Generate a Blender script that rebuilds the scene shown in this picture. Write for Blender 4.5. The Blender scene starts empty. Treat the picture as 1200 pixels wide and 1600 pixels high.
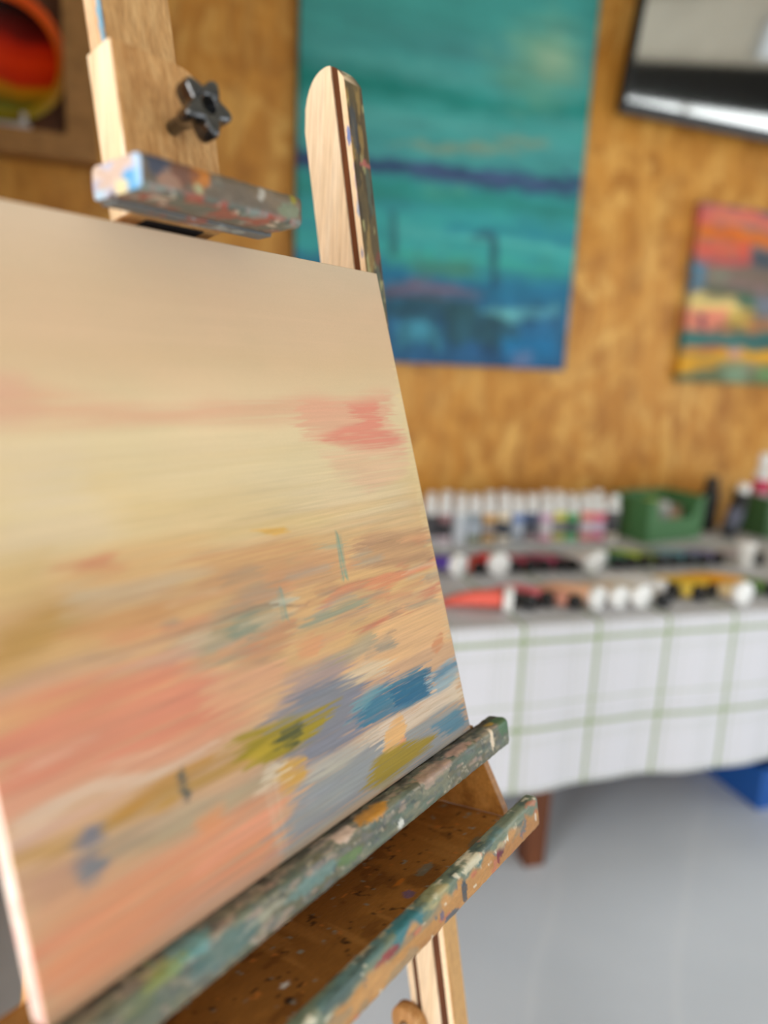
import bpy, bmesh, math, random
import numpy as np
from mathutils import Vector, Matrix
rnd = random.Random(7)
C = bpy.context.scene.collection
SC = bpy.context.scene

# ------------------------------------------------------------------ camera
cam_d = bpy.data.cameras.new('camera')
cam = bpy.data.objects.new('camera', cam_d); C.objects.link(cam)
cam_d.sensor_fit = 'VERTICAL'; cam_d.sensor_height = 36.0; cam_d.lens = 24.975
cam_d.clip_start = 0.02
Rx = Vector((0.9412, -0.3347, 0.0476)); Fw = Vector((0.3370, 0.9180, -0.2085))
Fw.normalize(); Rx = (Rx - Fw * Rx.dot(Fw)).normalized(); Uw = Rx.cross(Fw)
cam.matrix_world = Matrix(((Rx.x, Uw.x, -Fw.x, 0), (Rx.y, Uw.y, -Fw.y, 0), (Rx.z, Uw.z, -Fw.z, 1.4), (0, 0, 0, 1)))
cam_d.dof.use_dof = True; cam_d.dof.focus_distance = 0.72; cam_d.dof.aperture_fstop = 1.3
SC.camera = cam

# ------------------------------------------------------------------ light
SC.view_settings.view_transform = 'Standard'; SC.view_settings.look = 'None'
SC.view_settings.gamma = 1.0; SC.view_settings.exposure = 0.0
SC.view_settings.use_curve_mapping = False
SC.cycles.use_denoising = True
world = bpy.data.worlds.new('overcast_sky'); SC.world = world; world.use_nodes = True
wb = world.node_tree.nodes['Background']; wb.inputs[0].default_value = (0.86, 0.93, 1.0, 1); wb.inputs[1].default_value = 1.0

def area_light(name, loc, rot, sx, sy, power, col):
    l = bpy.data.lights.new(name, 'AREA'); l.shape = 'RECTANGLE'; l.size = sx; l.size_y = sy
    l.energy = power; l.color = col
    o = bpy.data.objects.new(name, l); C.objects.link(o); o.location = loc; o.rotation_euler = rot
    return o
# daylight entering by the window in the left wall and by the wide opening behind the camera
area_light('window_daylight', (-2.32, -1.3, 1.5), (0, math.radians(-90), 0), 2.1, 2.3, 165, (1.0, 0.99, 0.97))
area_light('door_daylight', (2.3, -3.36, 1.3), (math.radians(90), 0, 0), 3.4, 2.2, 42, (0.92, 0.965, 1.0))
area_light('side_daylight', (4.46, -0.55, 1.5), (0, math.radians(90), 0), 2.1, 2.9, 38, (0.90, 0.955, 1.0))

# ------------------------------------------------------------------ helpers
def lin(c):
    c = np.asarray(c, float) / 255.0
    return np.where(c <= 0.04045, c / 12.92, ((c + 0.055) / 1.055) ** 2.4)
def rgba(c): return tuple(float(x) for x in lin(c)) + (1.0,)

def tag(o, label=None, cat=None, group=None, kind=None):
    if label: o['label'] = label
    if cat: o['category'] = cat
    if group: o['group'] = group
    if kind: o['kind'] = kind
    return o
def empty(name, loc, rz, label, cat, group=None):
    o = bpy.data.objects.new(name, None); C.objects.link(o); o.location = loc; o.rotation_euler = (0, 0, rz)
    o.empty_display_size = 0.05
    return tag(o, label, cat, group)
def mesh_obj(name, verts, faces, mats, parent=None, smooth=False, fm=None):
    me = bpy.data.meshes.new(name); me.from_pydata([tuple(map(float, v)) for v in verts], [], faces)
    for m in (mats if isinstance(mats, (list, tuple)) else [mats]): me.materials.append(m)
    if fm is not None: me.polygons.foreach_set('material_index', fm)
    if smooth: me.polygons.foreach_set('use_smooth', [True] * len(me.polygons))
    me.update(); o = bpy.data.objects.new(name, me); C.objects.link(o); o.parent = parent
    return o
def bm_obj(name, bm, mats, parent=None, smooth=False):
    bmesh.ops.recalc_face_normals(bm, faces=bm.faces[:])
    me = bpy.data.meshes.new(name); bm.to_mesh(me); bm.free()
    for m in (mats if isinstance(mats, (list, tuple)) else [mats]): me.materials.append(m)
    if smooth: me.polygons.foreach_set('use_smooth', [True] * len(me.polygons))
    o = bpy.data.objects.new(name, me); C.objects.link(o); o.parent = parent
    return o
def add_box(bm, lo, hi, f=None, mi=0):
    vs = []
    for k in range(8):
        p = ((lo, hi)[k & 1][0], (lo, hi)[(k >> 1) & 1][1], (lo, hi)[(k >> 2) & 1][2])
        vs.append(bm.verts.new(f(*p) if f else p))
    out = []
    for q in ((0, 1, 3, 2), (4, 6, 7, 5), (0, 4, 5, 1), (2, 3, 7, 6), (0, 2, 6, 4), (1, 5, 7, 3)):
        fc = bm.faces.new([vs[i] for i in q]); fc.material_index = mi; out.append(fc)
    return vs, out
def box(name, lo, hi, m, parent=None, bev=0.0, f=None):
    bm = bmesh.new(); add_box(bm, lo, hi, f)
    if bev: bmesh.ops.bevel(bm, geom=bm.edges[:], offset=bev, segments=2, profile=0.6, affect='EDGES')
    return bm_obj(name, bm, m, parent)
def lathe(name, prof, m, parent=None, seg=28, f=None, mi=None, mats=None):
    """prof: list of (r, z); closes at r=0"""
    vs, fs, fm = [], [], []
    for r, z in prof:
        for k in range(seg):
            a = 2 * math.pi * k / seg; p = (r * math.cos(a), r * math.sin(a), z)
            vs.append(f(*p) if f else p)
    for i in range(len(prof) - 1):
        for k in range(seg):
            k2 = (k + 1) % seg
            fs.append((i * seg + k, i * seg + k2, (i + 1) * seg + k2, (i + 1) * seg + k)); fm.append(mi[i] if mi else 0)
    fs.append(tuple(reversed(range(seg)))); fm.append(mi[0] if mi else 0)
    fs.append(tuple((len(prof) - 1) * seg + k for k in range(seg))); fm.append(mi[-1] if mi else 0)
    return mesh_obj(name, vs, fs, mats or m, parent, True, fm)
def prism(bm, pts, f0, f1, mi=0):
    """pts 2D outline; f0/f1 map it to the two end faces"""
    a = [bm.verts.new(f0(*p)) for p in pts]; b = [bm.verts.new(f1(*p)) for p in pts]
    fc = [bm.faces.new(a), bm.faces.new(list(reversed(b)))]
    for i in range(len(pts)):
        j = (i + 1) % len(pts); fc.append(bm.faces.new((a[j], a[i], b[i], b[j])))
    for x in fc: x.material_index = mi

# numpy value noise -------------------------------------------------
def _h(i, j, k, s):
    n = (i.astype(np.int64) * 374761393 + j.astype(np.int64) * 668265263 + k.astype(np.int64) * 2147483647 // 7 + s * 1274126177) & 0xffffffff
    n = ((n ^ (n >> 13)) * 1274126177) & 0xffffffff
    n = ((n ^ (n >> 16)) * 2246822519) & 0xffffffff
    return ((n ^ (n >> 15)) & 0xffff) / 65535.0
def noise3(x, y, z, s=0):
    xi, yi, zi = np.floor(x), np.floor(y), np.floor(z)
    fx, fy, fz = x - xi, y - yi, z - zi
    fx, fy, fz = [t * t * (3 - 2 * t) for t in (fx, fy, fz)]
    r = 0
    for dx in (0, 1):
        for dy in (0, 1):
            for dz in (0, 1):
                w = (fx if dx else 1 - fx) * (fy if dy else 1 - fy) * (fz if dz else 1 - fz)
                r = r + w * _h(xi + dx, yi + dy, zi + dz, s)
    return r
def fbm(x, y, z, s=0, o=3):
    r, a, t = 0, 1.0, 0
    for k in range(o):
        r = r + a * noise3(x * 2 ** k, y * 2 ** k, z * 2 ** k, s + 17 * k); t += a; a *= 0.55
    return r / t
def sstep(a, b, x):
    t = np.clip((x - a) / (b - a), 0, 1); return t * t * (3 - 2 * t)
def set_col(o, cols):
    me = o.data; at = me.color_attributes.new('paint', 'FLOAT_COLOR', 'POINT')
    a = np.ones((len(me.vertices), 4), np.float32); a[:, :3] = cols; at.data.foreach_set('color', a.ravel())

def brush(U, V, W, H, base, strokes, seed=0, edge=1.0, softer=1.0):
    """paint brush strokes (polygons in 0..1 units of a W x H metre picture) over a base colour array (sRGB 0..255)"""
    AX, AY = U * W, V * H; full = lin(base).copy()
    for n, (c, alpha, soft, amp, fr, d, pts) in enumerate(strokes):
        s = seed + n * 31; soft = soft * softer
        px = [p[0] * W for p in pts]; py = [p[1] * H for p in pts]; mg = soft * 1.05 + (amp * 1.0 if amp > .012 * edge else .012 * edge)
        sel = (AX > min(px) - mg) & (AX < max(px) + mg) & (AY > min(py) - mg) & (AY < max(py) + mg)
        if not sel.any(): continue
        X, Y = AX[sel], AY[sel]; col = full[sel]; z0 = np.zeros_like(X)
        if d == 'u':
            b = fbm(Y * fr * 2.2, X * fr * 0.05, z0 + n, s, 3) - 0.5; x = X + b * 1.7 * amp; y = Y + (noise3(X * 18, Y * 40, z0 + n, s + 5) - 0.5) * 0.012 * edge
            br = fbm(Y * fr * 2.4, X * fr * 0.07, z0 + n, s + 9, 3)
        else:
            b = fbm(X * fr, Y * fr * 0.03, z0 + n, s, 2) - 0.5; y = Y + b * 2 * amp; x = X + (noise3(X * 40, Y * 18, z0 + n, s + 5) - 0.5) * 0.006 * edge
            br = fbm(X * fr * 1.6, Y * fr * 0.05, z0 + n, s + 9, 2)
        P = [(p[0] * W, p[1] * H) for p in pts]
        inside = np.zeros(X.shape, bool); dist = np.full(X.shape, 9.0)
        for i in range(len(P)):
            x1, y1 = P[i]; x2, y2 = P[(i + 1) % len(P)]
            cr = ((y1 > y) != (y2 > y)) & (x < (x2 - x1) * (y - y1) / ((y2 - y1) or 1e-9) + x1); inside ^= cr
            L = (x2 - x1) ** 2 + (y2 - y1) ** 2 + 1e-12
            t = np.clip(((x - x1) * (x2 - x1) + (y - y1) * (y2 - y1)) / L, 0, 1)
            dist = np.minimum(dist, np.hypot(x - x1 - t * (x2 - x1), y - y1 - t * (y2 - y1)))
        sd = np.where(inside, dist, -dist)
        a = sstep(-soft, soft, sd)
        k = sstep(0.27, 0.56, br + 0.22 * sstep(0, soft * 4 + 0.006, sd))
        a = (a * alpha * (0.35 + 0.65 * k))[..., None]
        cc = lin(c) * (1 + 0.16 * (br[..., None] - 0.5))
        full[sel] = col * (1 - a) + cc * a
    return full

# materials ---------------------------------------------------------
class NT:
    def __init__(s, name, rough=0.6, spec=0.5, metal=0.0, coat=0.0):
        s.m = bpy.data.materials.new(name); s.m.use_nodes = True; s.t = s.m.node_tree; s.n = s.t.nodes
        s.b = s.n['Principled BSDF']; s.b.inputs['Roughness'].default_value = rough
        s.b.inputs['Specular IOR Level'].default_value = spec; s.b.inputs['Metallic'].default_value = metal
        s.b.inputs['Coat Weight'].default_value = coat
    def add(s, t, **k):
        n = s.n.new(t)
        for a, v in k.items(): setattr(n, a, v)
        return n
    def link(s, a, b): s.t.links.new(a, b)
    def val(s, sock, v):
        if hasattr(v, 'is_linked') or hasattr(v, 'links'): s.link(v, sock)
        else: sock.default_value = v
    def coord(s, kind='Object', scale=(1, 1, 1), rot=(0, 0, 0), loc=(0, 0, 0)):
        tc = s.add('ShaderNodeTexCoord'); mp = s.add('ShaderNodeMapping')
        mp.inputs['Scale'].default_value = scale; mp.inputs['Rotation'].default_value = rot; mp.inputs['Location'].default_value = loc
        s.link(tc.outputs[kind], mp.inputs[0]); return mp.outputs[0]
    def noise(s, vec, scale, detail=3, rough=0.55, dist=0.0):
        n = s.add('ShaderNodeTexNoise'); s.link(vec, n.inputs['Vector']); n.inputs['Scale'].default_value = scale
        n.inputs['Detail'].default_value = detail; n.inputs['Roughness'].default_value = rough; n.inputs['Distortion'].default_value = dist
        return n.outputs['Fac']
    def ramp(s, fac, stops):
        r = s.add('ShaderNodeValToRGB'); s.link(fac, r.inputs[0]); e = r.color_ramp.elements
        while len(e) < len(stops): e.new(0.5)
        for el, (p, c) in zip(e, stops): el.position = p; el.color = c if len(c) == 4 else rgba(c)
        return r.outputs[0]
    def mix(s, fac, a, b, mode='MIX'):
        m = s.add('ShaderNodeMix', data_type='RGBA', blend_type=mode); s.val(m.inputs[0], fac); s.val(m.inputs[6], a); s.val(m.inputs[7], b)
        return m.outputs[2]
    def math(s, op, a, b=0.0, c=0.0):
        m = s.add('ShaderNodeMath', operation=op); s.val(m.inputs[0], a); s.val(m.inputs[1], b); s.val(m.inputs[2], c); return m.outputs[0]
    def color(s, v): s.val(s.b.inputs['Base Color'], v); return s
    def bump(s, h, strength=0.2, dist=0.002):
        b = s.add('ShaderNodeBump'); b.inputs['Strength'].default_value = strength; b.inputs['Distance'].default_value = dist
        s.link(h, b.inputs['Height']); s.link(b.outputs[0], s.b.inputs['Normal']); return s

def plain(name, c, rough=0.5, spec=0.5, metal=0.0, coat=0.0, var=0.06, scale=30):
    t = NT(name, rough, spec, metal, coat); v = t.coord(); n = t.noise(v, scale, 2)
    a = tuple(max(0, x * (1 - var)) for x in lin(c)) + (1,); b = tuple(min(1, x * (1 + var)) for x in lin(c)) + (1,)
    t.color(t.ramp(n, [(0.3, a), (0.7, b)])); return t.m
def wood(name, c1, c2, c3, grain=(90, 90, 5), rough=0.55, knots=0.0):
    t = NT(name, rough, 0.35); v = t.coord(scale=grain); n = t.noise(v, 1.0, 3, 0.55, 0.15)
    v2 = t.coord(scale=tuple(g * 4 for g in grain)); n2 = t.noise(v2, 1.0, 3, 0.6)
    col = t.ramp(n, [(0.3, c1), (0.5, c2), (0.72, c3)])
    col = t.mix(0.35, col, t.ramp(n2, [(0.3, (150, 150, 150)), (0.7, (255, 255, 255))]), 'MULTIPLY')
    t.color(col); t.bump(n2, 0.15, 0.0006); return t.m
def paint_attr(name, rough=0.55, bump=0.25, scale=260, stretch=(1, 1, 1), spec=0.4, coat=0.0):
    t = NT(name, rough, spec, 0, coat); a = t.add('ShaderNodeAttribute', attribute_name='paint'); v = t.coord(scale=stretch)
    n = t.noise(v, scale, 3, 0.6)
    t.color(t.mix(0.22, a.outputs['Color'], t.ramp(n, [(0.25, (170, 170, 170)), (0.7, (255, 255, 255))]), 'MULTIPLY'))
    t.bump(n, bump, 0.0008); return t.m

M = {}
# oriented strand board: overlapping pressed chips
t = NT('osb_board', 0.5, 0.3, coat=0.05)
v = t.coord(scale=(1, 1, 0.55)); wn = t.add('ShaderNodeTexNoise'); wn.inputs['Scale'].default_value = 5.0; t.link(v, wn.inputs['Vector'])
vm = t.add('ShaderNodeVectorMath', operation='MULTIPLY_ADD'); t.link(wn.outputs['Color'], vm.inputs[0]); vm.inputs[1].default_value = (0.10, 0.10, 0.10); t.link(v, vm.inputs[2])
cols = []
for k, (sc, st) in enumerate([(13, (1, 1, .5)), (17, (.55, 1, 1.1)), (26, (1, 1, .5))]):
    mp = t.add('ShaderNodeMapping'); mp.inputs['Scale'].default_value = st; mp.inputs['Rotation'].default_value = (0, 0.5 * k - 0.4, 0); mp.inputs['Location'].default_value = (k * 3.1, 0, k)
    t.link(vm.outputs[0], mp.inputs[0]); vo = t.add('ShaderNodeTexVoronoi'); vo.inputs['Scale'].default_value = sc; t.link(mp.outputs[0], vo.inputs['Vector'])
    sp = t.add('ShaderNodeSeparateColor'); t.link(vo.outputs['Color'], sp.inputs[0])
    cols.append(t.ramp(sp.outputs[k % 3], [(0.0, (150, 90, 28)), (0.3, (194, 128, 48)), (0.7, (216, 152, 66)), (1.0, (242, 192, 108))]))
n1 = t.noise(t.coord(), 9, 2)
c = t.mix(t.ramp(n1, [(0.42, (0, 0, 0)), (0.58, (255, 255, 255))]), cols[0], cols[1]); c = t.mix(0.35, c, cols[2])
n2 = t.noise(t.coord(scale=(1, 1, .25)), 60, 3)
c = t.mix(0.35, c, t.ramp(n2, [(0.3, (165, 140, 105)), (0.6, (255, 255, 255))]), 'MULTIPLY')
c = t.mix(0.25, c, (*lin((210, 148, 60)), 1), 'MIX')
t.color(c); t.bump(n2, 0.1, 0.001); M['osb'] = t.m

t = NT('painted_floor', 0.42, 0.4); v = t.coord(); n = t.noise(v, 1.3, 4, 0.5, 0.4); n2 = t.noise(v, 40, 3)
c = t.ramp(n, [(0.3, (196, 204, 214)), (0.7, (214, 220, 228))])
wv = t.coord(scale=(1, 1, 1), rot=(0, 0, 0.75)); w = t.add('ShaderNodeTexWave', wave_profile='SIN'); t.link(wv, w.inputs['Vector']); w.inputs['Scale'].default_value = 0.9; w.inputs['Distortion'].default_value = 3.0; w.inputs['Detail'].default_value = 2.0
c = t.mix(t.math('MULTIPLY', t.math('POWER', w.outputs['Fac'], 60.0), 0.12), c, rgba((240, 242, 244)))
t.color(c); t.bump(n2, 0.03, 0.001); M['floor'] = t.m
M['white_wall'] = plain('painted_board', (214, 212, 204), 0.8, 0.2, scale=6)
M['ceiling'] = plain('ceiling_board', (190, 186, 172), 0.85, 0.2, scale=3)
M['dark_beam'] = plain('dark_beam', (12, 11, 10), 0.7, 0.2)
M['ground'] = plain('outdoor_paving', (150, 160, 120), 0.9, 0.2, scale=4)
M['beech'] = wood('beech_light', (240, 214, 176), (250, 226, 192), (254, 236, 208), (120, 120, 6))
M['oak'] = wood('oak_aged', (170, 124, 74), (196, 150, 96), (212, 170, 116), (110, 110, 5))
M['tray_wood'] = wood('tray_plywood', (150, 98, 42), (176, 120, 56), (190, 134, 68), (12, 60, 60), 0.4)
M['groove_dark'] = wood('groove_shade_brown', (84, 44, 18), (98, 54, 24), (112, 62, 30), (90, 90, 5))
M['dark_leg'] = wood('dark_table_wood', (84, 44, 24), (104, 58, 32), (122, 70, 40), (60, 60, 4), 0.45)
M['shelf_wood'] = wood('shelf_frame_pine', (150, 104, 52), (164, 116, 62), (178, 128, 72), (8, 50, 8))
M['shelf_dark'] = wood('shelf_back_stain', (100, 56, 24), (112, 64, 30), (122, 72, 36), (8, 50, 8))
M['black_plastic'] = plain('black_plastic', (13, 13, 15), 0.16, 0.7, coat=0.8)
M['black_matt'] = plain('black_matt', (20, 20, 22), 0.45)
M['steel'] = plain('zinc_steel', (190, 190, 195), 0.3, 0.5, 1.0)
M['slot_dark'] = plain('slot_shadow_dark', (40, 36, 36), 0.9, 0.1)
M['canvas_back'] = plain('raw_canvas', (226, 212, 186), 0.9, 0.1, scale=300)
M['bar'] = wood('stretcher_pine', (214, 176, 128), (226, 190, 142), (236, 202, 158), (60, 60, 6))
M['white_plastic'] = plain('white_plastic', (240, 240, 238), 0.35)
M['blue_plastic'] = plain('blue_plastic', (20, 82, 158), 0.4)
M['tv_black'] = plain('tv_bezel', (12, 12, 13), 0.25, 0.5)
t = NT('tv_screen_glass', 0.05, 0.5, 1.0)
t.color(t.ramp(t.noise(t.coord(), 2, 1), [(0, (205, 204, 198)), (1, (212, 211, 205))])); M['tv_glass'] = t.m

# ------------------------------------------------------------------ room
XL, XR, YF, YB, ZC = -2.2, 4.4, -3.2, 2.6, 3.3
def struct(name, boxes, m):
    bm = bmesh.new()
    for lo, hi in boxes: add_box(bm, lo, hi)
    return tag(bm_obj(name, bm, m), kind='structure')
struct('floor', [((XL - .1, YF - .1, -.1), (XR + .1, YB + .1, 0))], M['floor'])
struct('wall_back', [((XL, YB, 0), (XR, YB + .1, ZC))], M['osb'])
struct('wall_left', [((XL - .1, YF, 0), (XL, YB + .1, .4)), ((XL - .1, YF, 2.6), (XL, YB + .1, ZC)), ((XL - .1, YF, .4), (XL, -2.5, 2.6)), ((XL - .1, -.1, .4), (XL, YB + .1, 2.6))], M['osb'])
struct('wall_right', [((XR, YF, 0), (XR + .1, YB + .1, .4)), ((XR, YF, .4), (XR + .1, -2.05, ZC)), ((XR, .95, .4), (XR + .1, YB + .1, 2.62)), ((XR, -2.05, 2.62), (XR + .1, YB + .1, 2.90)), ((XR, -2.05, 2.90), (XR + .1, .0, ZC)), ((XR, 1.3, 2.90), (XR + .1, YB + .1, ZC)), ((XR, .0, 3.16), (XR + .1, 1.3, ZC))], M['white_wall'])
struct('trim_2', [((XR - .07, -2.05, 2.545), (XR - .0005, 1.6, 2.84))], M['dark_beam'])
struct('window_2', [((XR + .02, -2.05, .4), (XR + .08, -2.0, 2.6)), ((XR + .02, .9, .4), (XR + .08, .95, 2.6)), ((XR + .02, -2.05, .4), (XR + .08, .95, .46)), ((XR + .02, -.58, .4), (XR + .08, -.53, 2.6))], M['white_plastic'])
struct('wall_front', [((XL, YF - .1, 0), (.5, YF, ZC)), ((4.15, YF - .1, 0), (XR, YF, ZC)), ((.5, YF - .1, 2.62), (4.15, YF, ZC))], M['white_wall'])
struct('wall_shade_blocker', [((XL, 1.10, 0), (-.36, 1.15, ZC))], M['osb'])  # added partition out of view, shades the left of the back wall
struct('ceiling', [((XL - .1, YF - .1, ZC), (XR + .1, YB + .1, ZC + .1))], M['ceiling'])
struct('trim_1', [((.5, YF, 2.50), (4.15, YF + .06, 2.80))], M['dark_beam'])
struct('window_1', [((XL - .08, -2.5, .4), (XL - .02, -2.44, 2.6)), ((XL - .08, -.16, .4), (XL - .02, -.1, 2.6)), ((XL - .08, -2.5, .4), (XL - .02, -.1, .46)), ((XL - .08, -2.5, 2.54), (XL - .02, -.1, 2.6))], M['white_plastic'])
struct('ground', [((-10, -14, -.14), (14, YF - .1, -.04))], M['ground'])

# ------------------------------------------------------------------ easel
EX, EY, ER, EZ = 0.3550, 0.6500, math.atan2(0.534, 0.846), 0.99845
TP, TC = math.radians(11.95), math.radians(18.4)
def T(s, n, u):      # easel frame: s along the ledge, n backwards through the raked posts, u up along them
    return (s, n * math.cos(TP) + u * math.sin(TP), EZ - n * math.sin(TP) + u * math.cos(TP))

def beam(name, s0, s1, n0, n1, u0, u1, r, fn, mat, parent, ds=0.002, dp=0.0022, tilt=0.0, wob=0.0):
    """rounded bar running along s; its paint is a function of place on the bar"""
    prof = []
    def arc(cx, cy, a0):
        for k in range(5):
            a = a0 + math.pi / 2 * k / 4; prof.append((cx + r * math.cos(a), cy + r * math.sin(a)))
    cs = [(n1 - r, u1 - r, 0), (n0 + r, u1 - r, math.pi / 2), (n0 + r, u0 + r, math.pi), (n1 - r, u0 + r, 1.5 * math.pi)]
    for i, (cx, cy, a0) in enumerate(cs):
        arc(cx, cy, a0); nx = cs[(i + 1) % 4]
        p = prof[-1]; q = (nx[0] + r * math.cos(nx[2]), nx[1] + r * math.sin(nx[2]))
        L = math.hypot(q[0] - p[0], q[1] - p[1]); k = max(1, int(L / dp))
        for j in range(1, k): prof.append((p[0] + (q[0] - p[0]) * j / k, p[1] + (q[1] - p[1]) * j / k))
    np_ = len(prof); cn, cu = (n0 + n1) / 2, (u0 + u1) / 2
    ns = max(2, int((s1 - s0) / ds)); rings = []
    for sc in (0.15, 0.4, 0.65, 0.85): rings.append((s0 - 0.0, sc))
    rings.append((s0, 0.955)); 
    for i in range(ns + 1): rings.append((s0 + 0.0015 + (s1 - s0 - 0.003) * i / ns, 1.0))
    rings.append((s1, 0.955))
    for sc in (0.85, 0.65, 0.4, 0.15): rings.append((s1, sc))
    vs = []
    for s, sc in rings:
        for (n, u) in prof: vs.append((s, cn + (n - cn) * sc, cu + (u - cu) * sc))
    P = np.array(vs)
    cols = fn(P[:, 0], P[:, 1], P[:, 2]) if fn else None
    if wob:
        w = (fbm(P[:, 0] * 180, P[:, 1] * 180, P[:, 2] * 180, 5) - 0.5) * wob; P[:, 2] += w; P[:, 1] += w * .5
    if tilt:
        c, s_ = math.cos(tilt), math.sin(tilt); dn, du = P[:, 1] - cn, P[:, 2] - cu
        P[:, 1] = cn + dn * c - du * s_; P[:, 2] = cu + dn * s_ + du * c
    fs = []
    for i in range(len(rings) - 1):
        for k in range(np_):
            k2 = (k + 1) % np_; fs.append((i * np_ + k, i * np_ + k2, (i + 1) * np_ + k2, (i + 1) * np_ + k))
    fs.append(tuple(reversed(range(np_)))); fs.append(tuple((len(rings) - 1) * np_ + k for k in range(np_)))
    o = mesh_obj(name, [T(*p) for p in P], fs, mat, parent, True)
    if cols is not None: set_col(o, cols)
    return o

def layers(s, n, u, base, ls, blobs=()):
    col = np.ones((len(s), 3)) * lin(base)
    for k, (c, (fs, fn_, fu), th, w, al) in enumerate(ls):
        z = fbm(s * fs, n * fn_, u * fu, 100 + k * 13, 3); a = (sstep(th, th + w, z) * al)[:, None]
        col = col * (1 - a) + lin(c) * a
    for c, (s0, n0, u0), (rs, rn, ru), al in blobs:
        d = np.sqrt(((s - s0) / rs) ** 2 + ((n - n0) / rn) ** 2 + ((u - u0) / ru) ** 2) + (fbm(s * 260, n * 260, u * 260, int(abs(s0) * 9999) % 97, 2) - 0.5) * 0.9
        a = (sstep(1.15, 0.85, d) * al)[:, None]; col = col * (1 - a) + lin(c) * a
    g = (0.86 + 0.28 * fbm(s * 160, n * 500, u * 500, 3, 2))[:, None]
    return np.clip(col * g, 0, 1)

M['beam_paint'] = paint_attr('beam_paint_build_up', 0.42, 0.6, 330, (0.45, 1, 1), 0.45)
M['post_paint'] = paint_attr('post_paint_smears', 0.5, 0.4, 300, (1, 1, 0.3), 0.4)

easel = empty('studio_easel', (EX, EY, 0), ER, 'wooden studio easel smeared with dried paint, holding the pale sunset canvas', 'easel')

def ledge_paint(s, n, u):
    c = layers(s, n, u, (102, 98, 76), [
        ((128, 128, 106), (22, 80, 90), .48, .14, .8), ((88, 98, 84), (30, 120, 140), .50, .12, .75),
        ((160, 146, 124), (36, 160, 160), .55, .10, .7), ((76, 90, 84), (50, 160, 160), .58, .10, .6),
        ((88, 112, 100), (26, 90, 120), .62, .08, .45), ((178, 150, 134), (50, 200, 160), .62, .07, .6),
        ((104, 104, 104), (80, 240, 240), .58, .10, .6), ((190, 178, 156), (110, 300, 260), .68, .06, .5), ((52, 62, 66), (90, 260, 260), .66, .05, .6)],
        [((86, 156, 160), (-.395, -.018, 0), (.022, .02, .005), .7), ((138, 146, 72), (-.415, -.02, -.003), (.018, .02, .004), .7), ((100, 110, 60), (-.437, -.022, -.008), (.014, .02, .005), .5),
         ((66, 112, 114), (-.37, -.022, -.014), (.03, .012, .010), .55), ((92, 124, 66), (-.235, -.022, -.018), (.016, .01, .005), .7), ((104, 148, 148), (-.28, -.022, -.014), (.03, .01, .006), .5),
         ((206, 140, 40), (-.195, -.014, .0), (.02, .01, .006), .85), ((220, 190, 170), (-.235, -.014, .0), (.012, .01, .006), .85),
         ((70, 110, 72), (.036, -.012, -.004), (.012, .03, .012), .85), ((200, 160, 50), (.02, -.012, .0), (.006, .006, .006), .8), ((228, 208, 180), (.008, -.022, -.010), (.0035, .012, .013), .95),
         ((206, 160, 142), (-.05, -.014, .0), (.02, .008, .004), .6), ((190, 150, 130), (-.10, -.018, -.002), (.03, .012, .005), .5), ((176, 172, 150), (-.33, -.022, -.012), (.02, .01, .003), .6), ((224, 224, 214), (-.165, -.022, -.024), (.004, .01, .004), .9)])
    k = (sstep(-.012, -.006, n) * sstep(-.004, -.001, u))[:, None]      # darker broken line along the canvas foot
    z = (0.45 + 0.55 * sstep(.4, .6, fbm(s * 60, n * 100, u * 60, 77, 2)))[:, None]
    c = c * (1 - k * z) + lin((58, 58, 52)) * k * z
    return c
beam('ledge', -.545, .0455, -.022, .004, -.032, 0.0, .005, ledge_paint, M['beam_paint'], easel, wob=.0018)
box('ledge_shelf', (-.44, .0042, -.030), (.012, .0829, -.0005), M['oak'], easel, f=T)

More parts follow.
